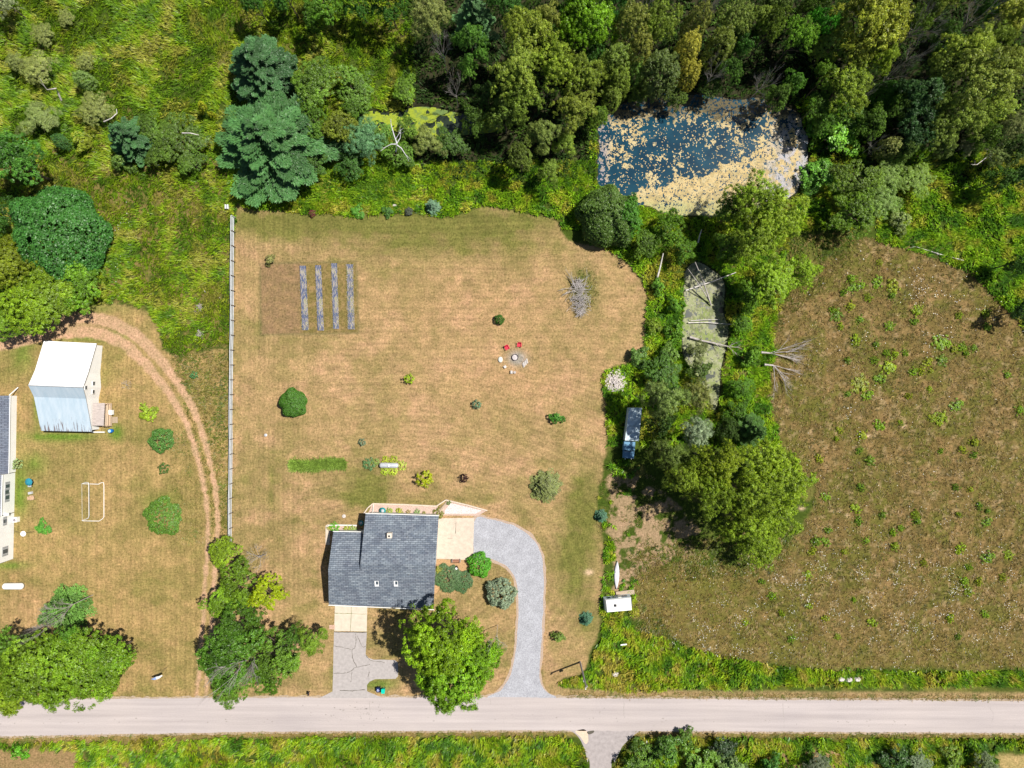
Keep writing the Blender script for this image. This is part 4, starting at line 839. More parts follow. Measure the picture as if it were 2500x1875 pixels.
# garden rows under plastic mulch
m, n, p, out = newmat('weedy_plastic_mulch'); t = tex(n, 'noise', 1.6, detail=5, stretch=(3.2, .8, 1), rough=.75); t2 = tex(n, 'noise', .35, detail=2)
tc = n.nodes.new('ShaderNodeTexCoord'); oi = n.nodes.new('ShaderNodeObjectInfo')
ad_ = n.nodes.new('ShaderNodeMath'); ad_.operation = 'MULTIPLY_ADD'; ad_.inputs[1].default_value = .35; n.links.new(t2.outputs[0], ad_.inputs[0]); n.links.new(t.outputs[0], ad_.inputs[2])
n.links.new(ramp(n, ad_.outputs[0], [(0.52, (.035, .055, .12)), (0.67, (.08, .10, .17)), (.74, (.36, .31, .28)), (.84, (.20, .22, .06))]).outputs[0], p.inputs['Base Color']); p.inputs['Roughness'].default_value = .5; M['plastic'] = m
for i, (xt0, xt1, xb0, xb1, yt, yb, lb) in enumerate(((731,747,737,754,649,806,'westernmost weedy garden row under dark plastic mulch'),(769,784,775,791,648,807,'second garden row from the west, dark plastic with pale weeds'),(808,823,813,828,643,803,'third garden row from the west, dark plastic with green weeds'),(846,862,849,866,645,804,'easternmost garden row, mostly covered by tan dry weeds'))):
    c = W((xt0+xb1)/2, (yt+yb)/2); T = thing('garden_row', lb, 'garden bed', c, 0, 'rows in the vegetable plot')
    b = MB(); b.hexa([W(xb0, yb, 0), W(xb1, yb, 0), W(xt1, yt, 0), W(xt0, yt, 0)], [(q[0], q[1], .14) for q in (W(xb0+1.5, yb, 0), W(xb1-1.5, yb, 0), W(xt1-1.5, yt, 0), W(xt0+1.5, yt, 0))]); b.build('mulch_sheet', M['plastic'], T)
    rg = np.random.default_rng(i); N = (260, 280, 340, 900)[i]; t = rg.random(N)**((.5, .7, .8, 1)[i]); u = rg.uniform(-.05, 1.05, N); e = rg.random(N) < .4; u[e] = np.where(u[e] < .5, rg.uniform(-.08, .08, e.sum()), rg.uniform(.92, 1.08, e.sum()))
    x = xt0+(xb0-xt0)*t+u*(xt1-xt0); y = yt+(yb-yt)*t; X = (x-1250)*PX-c[0]; Y = -(y-937.5)*PX-c[1]
    a = rg.uniform(0, 6.28, N); L = rg.uniform(.12, .3, N); Vv = np.zeros((N, 3, 3)); Vv[:, 0] = np.stack([X-.04, Y, np.full(N, .14)], 1); Vv[:, 1] = np.stack([X+.05, Y+.03, np.full(N, .14)], 1); Vv[:, 2] = np.stack([X+L*np.cos(a), Y+L*np.sin(a), np.full(N, .14)+rg.uniform(.05, .25, N)], 1)
    pal = np.array([(.52, .44, .30), (.30, .34, .07), (.55, .50, .42), (.42, .32, .16)])[rg.integers(0, 4, N)]
    o = obj('weeds', npmesh('weeds', Vv.reshape(-1, 3), np.arange(N*3).reshape(N, 3), pal), M['grass'], T)
# ------------------------------------------------------------------ foliage prototypes
def leaves(Pc, Nn, size, rng, asp=0.55):
    N = len(Pc); Nn = Nn/np.maximum(np.linalg.norm(Nn, axis=1, keepdims=True), 1e-6)
    r = rng.normal(size=(N, 3)); u = np.cross(Nn, r); u /= np.maximum(np.linalg.norm(u, axis=1, keepdims=True), 1e-6); v = np.cross(Nn, u)
    s = (size*rng.uniform(0.6, 1.35, N))[:, None]*0.5; V = np.stack([Pc-u*s, Pc+v*s*asp+Nn*s*.15, Pc+u*s, Pc-v*s*asp+Nn*s*.15], 1)
    return V.reshape(-1, 3), np.arange(N*4).reshape(N, 4)
def dome(n, rng, zlo=-0.25):
    z = rng.uniform(zlo, 1, n); a = rng.uniform(0, 2*np.pi, n); r = np.sqrt(np.maximum(0, 1-z*z)); return np.stack([r*np.cos(a), r*np.sin(a), z], 1), a
def gray(rng, puff, n, hue=0.10, v0=0.25):
    b = puff*rng.uniform(1-v0, 1+v0, n); h = rng.uniform(-hue, hue, n); return np.stack([b*(1+h), b, b*(1-h*0.6)], 1)
def crown(name, seed, R, H, z0, npuff, pr, nl, ls, lob=5, lamp=0.22, up=0.5, asp=0.55, flat=1.0, depth=0.30, lobes=0, droop=0, zlo=-.2, big=.28):
    rng = np.random.default_rng(seed); ph = rng.uniform(0, 6.28, 4)
    def env(a): return 1+lamp*(0.5*np.cos(lob*a+ph[0])+0.35*np.cos((lob+3)*a+ph[1])+0.3*np.cos(2*a+ph[2]))
    if lobes:
        dc, ac = dome(lobes, rng, 0.0); Lc = dc*rng.uniform(.45 if big > .25 else .48, .80, lobes)[:, None]; Lr = rng.uniform(big*.8, big*1.5, lobes)
        k = rng.integers(0, lobes, npuff); d, a = dome(npuff, rng, -.2); C = Lc[k]+d*Lr[k][:, None]*rng.uniform(.75, 1.05, npuff)[:, None]
        C[:, :2] *= env(np.arctan2(C[:, 1], C[:, 0]))[:, None]; pb = rng.uniform(.68, 1.3, lobes)[k]
    else:
        d, a = dome(npuff, rng, zlo); C = d*(env(a)*(1-depth*rng.random(npuff)**1.7))[:, None]; pb = np.ones(npuff)
    C = C*np.array([R, R, (H-z0)*flat]); C[:, 2] = np.where(C[:, 2] < 0, C[:, 2]*(z0-.5)/(H-z0)*.9/.6, C[:, 2])+z0
    C[:, 2] = np.maximum(C[:, 2], 0.15)
    C[:, 2] -= droop*np.hypot(C[:, 0], C[:, 1])
    pc = pb*rng.uniform(.68, 1.35, npuff); rr = pr*rng.uniform(.7, 1.35, npuff)
    k = np.repeat(np.arange(npuff), nl); d2, _ = dome(len(k), rng, -.35); off = d2*rr[k][:, None]*rng.uniform(.35, 1.05, len(k))[:, None]; off[:, 2] *= .8
    P = C[k]+off; cen = np.array([0, 0, z0]); outw = (C[k]-cen); outw /= np.linalg.norm(outw, axis=1, keepdims=True)+1e-6
    Nn = d2*.7+outw*.5+rng.normal(size=P.shape)*.45; Nn[:, 2] += up
    V, F = leaves(P, Nn, ls, rng, asp); return npmesh(name, V, F, gray(rng, pc[k], len(k)))
def boughs(name, seed, R, H, z0, levels, nb, dens, ls, upt=0.12, asp=0.3, tipw=.45, pw=1.0):
    rng = np.random.default_rng(seed); Ps = []; Ns = []; Cs = []
    for i in range(levels):
        t = i/(levels-1); z = z0+(H-z0)*t; Lm = R*(1-t**pw*.93); n = max(4, int(nb*(1-.55*t)))
        for j in range(n):
            a = 2*math.pi*(j+rng.uniform(-.35, .35))/n+i*2.4; L = Lm*rng.uniform(.72, 1.12); m_ = max(8, int(dens*L))
            s = rng.uniform(.12, 1, m_)**.8; w_ = tipw*L*np.sin(np.clip(s, 0, 1)*2.9)**.7*.5; lat = rng.uniform(-1, 1, m_)*w_
            x = s*L; zz = z+upt*x-0.035*x*x/max(L, .5)+rng.normal(0, .08*(1+.1*L), m_)
            ca, sa = math.cos(a), math.sin(a); Ps.append(np.stack([x*ca-lat*sa, x*sa+lat*ca, zz], 1))
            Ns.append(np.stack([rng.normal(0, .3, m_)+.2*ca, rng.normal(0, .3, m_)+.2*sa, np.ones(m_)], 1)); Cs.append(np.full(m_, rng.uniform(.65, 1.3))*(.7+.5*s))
    P = np.vstack(Ps); Nn = np.vstack(Ns); c = np.concatenate(Cs); N = len(P)
    # needle sprays point outwards along the bough
    Nn /= np.linalg.norm(Nn, axis=1, keepdims=True); o = P.copy(); o[:, 2] = .25*np.hypot(P[:, 0], P[:, 1]); o += rng.normal(size=o.shape)*.35*np.linalg.norm(o, axis=1, keepdims=True)
    u = o-Nn*(o*Nn).sum(1, keepdims=True); u /= np.linalg.norm(u, axis=1, keepdims=True)+1e-6; v = np.cross(Nn, u); s = (ls*rng.uniform(.6, 1.4, N))[:, None]
    V = np.stack([P, P+u*s*.5+v*s*asp*.5, P+u*s, P+u*s*.5-v*s*asp*.5], 1)
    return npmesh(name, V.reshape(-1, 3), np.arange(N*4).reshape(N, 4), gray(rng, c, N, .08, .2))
def trunk_mesh(name, seed, H, r, spread, nb):
    rnd = random.Random(seed); b = MB(); b.tube([(0, 0, 0), (rnd.uniform(-.1, .1)*H*.3, rnd.uniform(-.1, .1)*H*.3, H*.5), (0, 0, H*.85)], [r, r*.7, r*.15], 7)
    for i in range(nb):
        a = 2*math.pi*i/nb+rnd.uniform(-.4, .4); z = H*rnd.uniform(.25, .6); L = spread*rnd.uniform(.6, .9)
        b.tube([(0, 0, z), (L*.5*math.cos(a), L*.5*math.sin(a), z+L*.35), (L*math.cos(a+.2), L*math.sin(a+.2), z+L*.5)], [r*.45, r*.25, r*.06], 5)
    me = bpy.data.meshes.new(name); me.from_pydata(b.v, [], b.f); me.materials.append(M['bark']); return me
def twigs(b, rnd, p, d, L, r, depth, spread=.55, nk=4, flat=1.0):
    pts = [p]; q = Vector(p); dd = Vector(d).normalized(); n = 3
    for i in range(n):
        dd = (dd+Vector((rnd.uniform(-.18, .18), rnd.uniform(-.18, .18), rnd.uniform(-.12, .16)*flat))).normalized(); q = q+dd*L/n; pts.append(tuple(q))
    b.tube(pts, [r*(1-.75*i/n) for i in range(n+1)], 4 if depth < 3 else 5, False)
    if depth > 0:
        for i in range(nk):
            t = rnd.uniform(.3, 1); k = min(n-1, int(t*n)); s = Vector(pts[k]).lerp(Vector(pts[k+1]), t*n-k)
            nd = (dd+Vector((rnd.uniform(-1, 1), rnd.uniform(-1, 1), rnd.uniform(-.4, .7)*flat))*spread*1.3).normalized()
            twigs(b, rnd, tuple(s), nd, L*rnd.uniform(.45, .7), r*.5, depth-1, spread, nk, flat)
def dead_mesh(name, seed, mat, nmain=6, H=1.0, lean=(0, 0)):
    # unit-radius bare crown, used scaled
    rnd = random.Random(seed); b = MB(); b.tube([(0, 0, 0), (lean[0]*.3, lean[1]*.3, H*.6)], [.03, .02], 6)
    for i in range(nmain):
        a = 2*math.pi*i/nmain+rnd.uniform(-.4, .4); twigs(b, rnd, (lean[0]*.3, lean[1]*.3, H*rnd.uniform(.35, .6)), (math.cos(a)+lean[0], math.sin(a)+lean[1], rnd.uniform(.2, .7)), .62, .016, 3)
    me = bpy.data.meshes.new(name); me.from_pydata(b.v, [], b.f); me.materials.append(mat); return me

# name: (R, H, crown meshes, trunk)
PR = {}
def proto(kind, R, H, crowns, tr):
    PR[kind] = (R, H, crowns, tr)
    for c_ in crowns: c_.materials.append(M['leaf'])
proto('maple', 8, 13, [crown('crown', 11+i, 8, 13, 6.0, 1300, .44, 34, .33, up=.6, lamp=.10, lobes=34, asp=.42, big=.24) for i in range(2)], trunk_mesh('trunk', 1, 13, .35, 6, 7))
proto('poplar', 6, 13, [crown('crown', 21+i, 6, 13, 7.8, 720, .38, 32, .27, lobes=16, lamp=.30, up=.55, asp=.42) for i in range(3)], trunk_mesh('trunk', 2, 13, .25, 4.5, 7))
proto('oak', 5, 9, [crown('crown', 31+i, 5, 9, 5.0, 680, .31, 32, .24, up=.55, lobes=12, lamp=.26, asp=.42) for i in range(3)], trunk_mesh('trunk', 3, 9, .22, 3.6, 6))
proto('dense', 5, 8, [crown('crown', 41, 5, 8, 1.8, 3400, .26, 16, .24, up=.4, lamp=.14, depth=.07)], trunk_mesh('trunk', 4, 7, .2, 3, 5))
proto('willow', 5, 9, [crown('crown', 51+i, 5, 9, 5.0, 480, .42, 40, .26, asp=.28, up=.6, lobes=11, lamp=.25) for i in range(2)], trunk_mesh('trunk', 5, 9, .2, 3.8, 7))
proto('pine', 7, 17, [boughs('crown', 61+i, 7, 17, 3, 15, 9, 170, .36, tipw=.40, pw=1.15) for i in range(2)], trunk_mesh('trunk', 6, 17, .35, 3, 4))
proto('spruce', 2, 6, [boughs('crown', 71, 2, 6, .3, 14, 11, 110, .18, upt=-.1, tipw=.5)], trunk_mesh('trunk', 7, 6, .1, .6, 3))
proto('cone', 3, 11, [crown('crown', 81+i, 3, 11, 5.5, 520, .3, 32, .22, asp=.42, zlo=-.4, up=.5, lamp=.15, depth=.25) for i in range(2)], trunk_mesh('trunk', 8, 11, .15, 1.5, 5))
proto('bush', 2, 2.6, [crown('crown', 91+i, 2, 2.6, .35, 150, .26, 30, .20, up=.5, lamp=.22, lobes=7) for i in range(3)], trunk_mesh('stem', 9, 2.2, .07, 1.3, 6))
proto('ball', 2, 2.6, [crown('crown', 95, 2, 2.6, .5, 760, .14, 16, .15, up=.3, lamp=.17, depth=.16)], trunk_mesh('stem', 10, 2.2, .07, 1.2, 6))
proto('sapling', 1, 1.5, [crown('crown', 97, 1, 1.5, .3, 60, .16, 22, .16, up=.5, lamp=.25)], trunk_mesh('stem', 11, 1.3, .04, .5, 4))
proto('weed', 1, .8, [crown('crown', 98+i, 1, .8, .1, 46, .2, 20, .24, up=.6, lamp=.45, asp=.35, depth=.8) for i in range(3)], None)
DEAD = [dead_mesh('branches', 301, M['deadwood'], 7, 1.2, (.25, .1)), dead_mesh('branches', 302, M['deadwood'], 6, 1.3, (-.2, -.3)), dead_mesh('branches', 303, M['palewood'], 5, 1.1, (0, -.2))]
PR_N = {'maple': ('maple_tree', 'tree'), 'poplar': ('poplar_tree', 'tree'), 'oak': ('broadleaf_tree', 'tree'), 'dense': ('vine_covered_tree', 'tree'), 'willow': ('willow_tree', 'tree'), 'pine': ('pine_tree', 'tree'), 'spruce': ('spruce_tree', 'tree'), 'cone': ('narrow_tree', 'tree'), 'bush': ('shrub', 'shrub'), 'ball': ('shrub', 'shrub'), 'sapling': ('sapling', 'sapling'), 'weed': ('weed_clump', 'weeds')}
rt = random.Random(77)
def plant(px, py, r, h, kind, tint, label, group=None, sy=1.0, name=None):
    if kind in ('maple', 'poplar', 'oak', 'cone', 'pine', 'willow') and h >= 7: h *= (1.0 if kind == 'pine' else 1.28) if h > 9 else 1.25
    r *= {'maple': 1.13, 'oak': 1.05, 'poplar': 1.05}.get(kind, 1); kb = 1.12 if kind == 'pine' else 1.6 if kind == 'weed' else 1.12 if kind == 'dense' else 1.42; tint = (min(tint[0]*kb*.97, .42), min(tint[1]*kb, .48), tint[2]*(.72 if kind in ('poplar', 'maple', 'oak', 'dense', 'weed', 'pine') else 1.25))
    R, Hp, crowns, tr = PR[kind]; zc = h*{'maple': .6, 'poplar': .68, 'oak': .64, 'willow': .64, 'cone': .6}.get(kind, .45); c = W(px, py, zc); s = r*PX*(CAMH-zc)/CAMH/R
    nm, cat = PR_N[kind]; T = thing(name or nm, label, cat, (c[0], c[1], min(0, 0)), rt.uniform(0, 6.28) if sy == 1 else 0, group)
    T.scale = (s, s*sy, h/Hp); o = bpy.data.objects.new('crown', rt.choice(crowns)); link(o, T); v = rt.uniform(.9, 1.1); o.color = (tint[0]*v, tint[1]*v, tint[2]*v, 1)
    if tr: link(bpy.data.objects.new('trunk' if h > 3 else 'stem', tr), T)
    return T
def dead(px, py, r, h, k, label, rz=0, group=None):
    h *= 1.35 if h > 6 else 1
    c = W(px, py, h*.8); T = thing('dead_tree', label, 'dead tree', (c[0], c[1], 0), rz, group); s = r*PX*.93; T.scale = (s, s, h)
    link(bpy.data.objects.new('branches', DEAD[k]), T); return T
# leaf colours
MB_, GR, DG, PN, OL, YG, GO_, GY, YL, BG, SP = (.135,.225,.015), (.085,.185,.028), (.040,.105,.025), (.055,.135,.066), (.125,.155,.030), (.20,.24,.020), (.18,.205,.06), (.20,.23,.12), (.36,.33,.02), (.04,.15,.05), (.045,.12,.075)
WD = 'trees of the wood and hedgerows'
TREES = [
# north-west field
(636,168,100,14,'pine',PN,'dark blue-green pine north of the largest pine',WD),(662,345,166,15,'pine',(.058,.145,.062),'largest blue-green pine, north of the rail fence end',WD,.86),
(317,338,62,11,'pine',PN,'smaller blue-green pine west of the largest pine',WD),(425,345,72,6,'oak',(.075,.13,.03),'broad dark olive tree between the two western pines',WD),
(505,266,18,5,'bush',YL,'small yellow-leaved bush against the largest pine',None),
(775,215,70,7,'oak',(.09,.165,.03),'rounded dark green tree just east of the northern pine',WD),(860,218,52,6,'oak',(.085,.16,.035),'dark rounded tree north of the duckweed pool',WD),(993,226,36,5,'oak',(.11,.20,.03),'small bright rounded tree above the duckweed pool',WD),
(828,318,48,7,'oak',OL,'olive tree touching the east side of the largest pine',WD),(893,345,58,7,'willow',(.09,.20,.09),'blue-green bushy tree around the bleached dead branches',WD),(1040,345,44,6,'willow',(.14,.17,.04),'brownish olive tree south of the duckweed pool',WD),
(860,400,40,5,'oak',DG,'low dark tree under the blue-green bushy tree',WD),(970,378,40,5,'oak',(.09,.18,.03),'low green tree east of the bleached dead branches',WD),(1100,352,42,5,'oak',(.06,.12,.03),'dark low tree southeast of the duckweed pool',WD),
(95,165,48,5,'willow',GO_,'grey-olive tree with a bare leaning trunk in the northwest field',WD),(104,84,32,4,'willow',GO_,'grey-olive shrub farther north in the northwest field',WD),(162,43,24,3,'willow',GO_,'small greyish shrub near the top edge of the northwest field',WD),
(98,290,52,5,'willow',(.15,.19,.06),'olive tree north of the dark trees on the left edge',WD),(232,268,48,5,'willow',GO_,'olive-grey tree with pale dead sticks on its east side',WD),(212,150,26,4,'willow',GO_,'thin olive tree beside a lone narrow shadow',WD),(40,150,26,4,'willow',(.17,.2,.06),'pale olive shrub at the left edge of the field',WD),
(205,195,20,6,'cone',(.13,.2,.05),'slim pale green tree in the middle of the west field',WD),(148,345,16,5,'cone',DG,'slim dark tree north of the vine-covered tree',WD),(200,345,30,4,'bush',YG,'bright yellow-green bush west of the smaller pine',None),(300,395,26,4,'bush',(.1,.17,.03),'dark bush at the south foot of the smaller pine',None),
(15,8,40,7,'willow',GY,'grey-leaved tree in the top left corner',WD),(622,8,34,9,'oak',DG,'dark tree cut by the top edge, north of the pines',WD),(782,-14,66,11,'oak',GR,'green tree cut by the top edge above the bright field',WD),(872,-2,44,10,'oak',DG,'dark tree east of the green one on the top edge',WD),(947,4,48,11,'oak',DG,'dark tree at the top edge where the wood begins',WD),(700,-6,40,9,'oak',DG,'low dark tree between two others on the top edge',WD),
# left edge
(35,400,78,12,'oak',(.05,.135,.03),'large dark green tree on the left edge north of the vine-covered tree',WD),(20,525,46,10,'oak',DG,'dark tree on the left edge behind the vine-covered tree',WD),
(140,572,98,12,'dense',(.045,.145,.035),'very dense blue-green tree with a smooth rounded outline',WD,1.22),
(25,645,62,11,'maple',(.15,.19,.02),'yellow-green tree at the left edge above the dirt track bend',WD),(90,738,86,9,'maple',(.12,.19,.016),'bright leafy tree whose shadow falls on the dirt track',WD),(182,698,62,7,'oak',(.10,.20,.02),'green tree at the southeast foot of the dense rounded tree',WD),(10,780,50,8,'maple',(.11,.19,.02),'green tree at the left edge beside the start of the dirt track',WD),
# wood along the top
(1048,38,58,12,'willow',GO_,'grey-olive tree at the west corner of the wood',WD),(1158,45,58,15,'pine',(.10,.21,.11),'soft blue-green pine near the top of the wood',WD),(1152,112,44,13,'oak',(.09,.20,.05),'green tree just south of the soft blue-green pine',WD),(1144,174,28,8,'willow',(.13,.26,.04),'small bright tree west of the big poplars',WD),
(1230,15,42,13,'oak',(.06,.15,.05),'dark green tree on the top edge east of the soft pine',WD),(1290,95,66,16,'poplar',(.19,.24,.05),'pale yellow-green poplar, northernmost of the big poplars',WD),(1258,180,66,16,'poplar',(.16,.21,.05),'pale poplar at the western side of the big poplars',WD),(1345,165,60,15,'poplar',(.17,.23,.04),'poplar at the middle of the big poplar group',WD),
(1418,195,58,13,'poplar',(.15,.20,.04),'poplar nearest the northwest corner of the pond',WD),(1280,240,54,13,'poplar',(.13,.19,.04),'darker poplar south of the group middle',WD),(1405,268,55,12,'poplar',(.14,.17,.04),'olive poplar west of the pond shore',WD),(1235,285,44,10,'oak',(.12,.18,.05),'green tree over the east end of the duckweed pool',WD),
(1325,335,48,10,'willow',(.13,.17,.04),'olive tree southwest of the big poplars',WD),(1378,352,38,7,'willow',(.16,.23,.03),'soft yellow-green tree on the pond west bank',WD),(1275,390,40,9,'oak',(.10,.14,.04),'dull olive tree in the shade north of the lawn corner',WD),(1340,420,34,7,'willow',(.13,.19,.03),'low soft tree north of the large rounded bush',WD),
(1333,52,36,14,'poplar',(.24,.26,.10),'pale spiky poplar top left of the bright maple',WD),(1437,60,72,14,'maple',(.12,.235,.018),'bright green maple crown at the top of the wood',WD),(1440,115,46,10,'oak',DG,'shaded tree at the south side of the bright maple crown',WD),(1385,10,40,12,'oak',DG,'dark tree on the top edge west of the bright maple crown',WD),
(1540,68,40,14,'cone',(.15,.17,.03),'brownish narrow tree east of the bright maple crown',WD),(1558,130,32,13,'cone',(.16,.17,.03),'second brownish narrow tree, south of the first',WD),(1502,158,36,12,'cone',(.14,.20,.03),'green narrow tree in the middle of the pond north bank',WD),(1508,200,28,10,'cone',(.15,.21,.025),'narrow bright tree nearer to the pond shore',WD),(1494,238,24,8,'cone',(.13,.18,.025),'low narrow tree at the pond northwest shore',WD),(1549,175,26,9,'cone',(.11,.2,.03),'small green narrow tree east of the brighter ones',WD),
(1500,15,36,12,'oak',(.05,.15,.05),'dark bluish tree on the top edge right of the bright maple crown',WD),(1618,55,52,14,'poplar',(.13,.18,.04),'dull green poplar on the top edge right of centre',WD),(1700,58,30,13,'cone',(.16,.18,.035),'olive narrow tree between two bare trees',WD),(1612,178,46,11,'cone',(.08,.115,.025),'dark olive tree left of the yellow tree above the pond',WD),(1674,128,30,13,'cone',(.30,.28,.04),'yellow narrow tree north of the pond',WD),(1680,182,26,9,'cone',(.26,.24,.03),'smaller yellow tree just above the pond shore',WD),
(1755,118,34,12,'cone',(.13,.165,.025),'olive narrow tree north of the shaded pond shore',WD),(1790,40,48,13,'poplar',(.15,.2,.07),'greyish poplar on the top edge above the pond',WD),(1853,60,38,12,'poplar',(.14,.19,.05),'greenish poplar east of the greyish one',WD),(1820,110,36,11,'oak',DG,'dark tree in the shade northeast of the pond',WD),
(1877,75,42,13,'oak',(.10,.15,.03),'olive tree right of the greenish poplar',WD),(1945,95,44,12,'poplar',(.11,.22,.03),'green tree with a bright southwest edge, northeast of the pond',WD),(2004,58,34,12,'oak',(.06,.22,.03),'vivid green tree left of the large yellow-olive crown',WD),(2028,115,36,10,'cone',(.14,.20,.03),'slanting green tree south of the vivid green one',WD),(1900,8,42,12,'oak',(.09,.13,.05),'dull dark tree on the top edge northeast of the pond',WD),(1985,5,34,11,'oak',(.07,.12,.03),'dark tree on the top edge behind the vivid green one',WD),
(2122,48,92,16,'maple',(.21,.235,.04),'large yellow-olive crown at the top right of the wood',WD),(2090,140,42,12,'poplar',(.15,.18,.04),'olive tree at the south side of the large yellow-olive crown',WD),(2148,148,36,11,'poplar',(.16,.22,.03),'yellow-green tree southeast of the large yellow-olive crown',WD),
(2350,124,60,14,'poplar',(.19,.24,.05),'poplar south of the northern bare tree pair',WD),(2392,203,84,15,'poplar',(.16,.20,.05),'broad loose poplar at the east side of the wood',WD),(2470,172,50,14,'poplar',(.17,.20,.06),'poplar cut by the right edge',WD),(2300,180,44,12,'poplar',(.14,.19,.05),'poplar west of the broad loose one',WD),(2470,38,54,13,'poplar',(.22,.24,.06),'pale poplar in the top right corner',WD),(2294,6,38,12,'poplar',(.16,.20,.05),'poplar on the top edge north of the bare trees',WD),(2420,20,32,12,'oak',DG,'dark tree left of the pale corner poplar',WD),
(2250,240,64,11,'oak',(.035,.08,.035),'very dark tree in the middle of the eastern wood',WD),(2230,300,60,10,'oak',(.03,.075,.035),'dark bluish tree south of the very dark one',WD),(2350,292,56,12,'poplar',(.15,.20,.05),'poplar crown above the meadow corner woods',WD),(2292,328,46,10,'poplar',(.13,.18,.05),'smaller poplar left of the crown above the meadow corner',WD),(2425,275,36,10,'cone',(.2,.27,.03),'bright small tree east of the central poplars',WD),
(2062,215,62,11,'poplar',(.15,.21,.03),'yellow-green tree just northeast of the pond',WD),(2010,195,36,10,'oak',(.1,.18,.03),'green tree at the shaded pond corner',WD),(1938,205,30,8,'oak',(.07,.17,.03),'small green tree above the northeast pond corner',WD),(2158,240,34,9,'dense',(.05,.14,.02),'smooth dark green small tree east of the pond',WD),(1988,262,34,7,'oak',(.08,.16,.03),'low tree hanging over the east end of the pond',WD),
(2033,345,62,5,'bush',(.11,.25,.02),'bright bush mass on the pond east bank',WD),(2012,425,48,5,'bush',(.10,.23,.03),'bright bush southeast of the pond',WD),(2088,290,40,6,'oak',(.07,.14,.03),'shaded tree between the pond bush and the dark wood',WD),(2170,362,24,7,'cone',(.2,.22,.06),'pale olive small tree in the gap east of the pond',WD),(2207,372,30,8,'oak',(.1,.16,.05),'green tree beside the pale olive small tree',WD),(2303,365,28,7,'willow',(.14,.19,.05),'soft olive small tree on the edge of the bright weeds',WD),(2358,356,26,6,'willow',(.21,.21,.12),'pale grey-tan shrub at the edge of the bright weeds',None),(2456,310,40,10,'willow',(.15,.17,.06),'grey-green tree near the right edge with a white dead limb below',WD),(2480,365,40,9,'oak',(.08,.13,.05),'green tree on the right edge below the grey-green one',WD),(2482,440,36,9,'oak',(.04,.09,.03),'dark tree on the right edge above the bright weeds',WD),(2430,385,34,7,'willow',(.13,.17,.05),'dull green tree beside the long white dead limb',WD),
(2091,434,58,7,'oak',(.10,.16,.03),'green tree south of the dark gap near the pond',WD),(2160,430,48,6,'willow',(.13,.2,.04),'soft green tree north of the meadow top',WD),(2232,440,50,5,'willow',(.14,.22,.03),'bright soft tree at the top of the meadow weeds',WD),(2091,518,62,7,'oak',(.09,.16,.02),'dark-footed tree overhanging the north tip of the meadow',WD),(2152,495,50,6,'willow',(.12,.19,.04),'greyish green tree right above the meadow tip',WD),(2200,535,34,3,'bush',(.15,.2,.05),'pale low bush at the meadow tip',None),(2487,640,32,8,'oak',(.035,.09,.02),'dark tree on the right edge beside the bright weeds',WD),(2500,760,36,7,'oak',(.04,.09,.03),'dark tree whose shade crosses the meadow right edge',WD),
# pond south bank and creek
(1486,527,72,8,'dense',(.075,.135,.03),'large dark rounded bush at the northeast corner of the lawn',WD),(1532,530,48,7,'oak',(.065,.18,.03),'green bush joined to the large dark rounded one',WD),
(1835,478,66,13,'poplar',(.16,.24,.03),'poplar overhanging the pond southeast shore',WD),(1905,525,74,14,'poplar',(.17,.24,.03),'large loose poplar south of the pond, its eastern crown',WD),(1850,590,64,13,'poplar',(.14,.20,.03),'poplar between the pond and the dead log creek',WD),(1785,520,46,9,'oak',(.10,.18,.03),'lower green tree at the pond south shore',WD),(1780,600,40,8,'oak',(.09,.17,.03),'tree at the north end of the creek',WD),
(1890,690,66,9,'poplar',(.15,.24,.02),'bright poplar northwest of the meadow beside the creek',WD),(1955,665,44,8,'poplar',(.16,.25,.02),'bright tree reaching into the meadow corner',WD),(1835,720,44,7,'oak',(.09,.18,.02),'green tree on the creek east bank by the log',WD),
(1703,858,32,5,'willow',(.12,.14,.05),'grey-brown bush overhanging the creek',WD),(1709,908,30,5,'oak',(.07,.12,.03),'dark bush on the creek west edge',WD),(1620,915,48,6,'oak',(.06,.13,.03),'dark green bush east of the rubble pile',WD),(1640,865,32,4,'bush',(.10,.17,.03),'green bush on the creek west bank',None),
(1618,975,62,13,'willow',(.13,.18,.05),'grey-olive tree over the blue truck',WD),(1700,970,48,10,'willow',(.14,.15,.045),'brownish tree at the south end of the creek',WD),(1697,1058,46,11,'willow',(.21,.26,.17),'silvery tree in the hedgerow east of the truck',WD),(1628,1105,50,12,'willow',(.10,.14,.03),'dark olive tree southeast of the truck',WD),(1612,1035,36,10,'oak',(.04,.08,.025),'shaded tree right beside the truck',WD),(1833,1052,46,13,'pine',(.07,.15,.04),'dark spiky conifer at the meadow west edge',WD),(1770,1050,36,9,'oak',(.05,.09,.03),'very dark tree between the silvery tree and the spiky conifer',WD),
(1746,1125,62,16,'poplar',(.17,.22,.025),'yellow-green poplar south of the silvery tree',WD),(1845,1125,66,13,'poplar',(.17,.24,.025),'yellow-green poplar south of the spiky conifer',WD),(1672,1170,52,15,'poplar',(.13,.18,.025),'poplar over the shaded bare ground',WD),(1905,1180,72,12,'poplar',(.16,.23,.02),'poplar pushing farthest east into the meadow',WD),(1825,1205,70,16,'poplar',(.14,.20,.025),'poplar at the heart of the big southern clump',WD),(1738,1212,60,16,'poplar',(.13,.19,.025),'poplar at the west side of the big southern clump',WD),(1900,1265,62,11,'poplar',(.15,.22,.02),'poplar at the southeast side of the big southern clump',WD),(1825,1285,66,14,'poplar',(.15,.22,.025),'poplar south of the heart of the big clump',WD),(1852,1340,48,8,'poplar',(.16,.23,.02),'southernmost poplar of the big clump',WD),
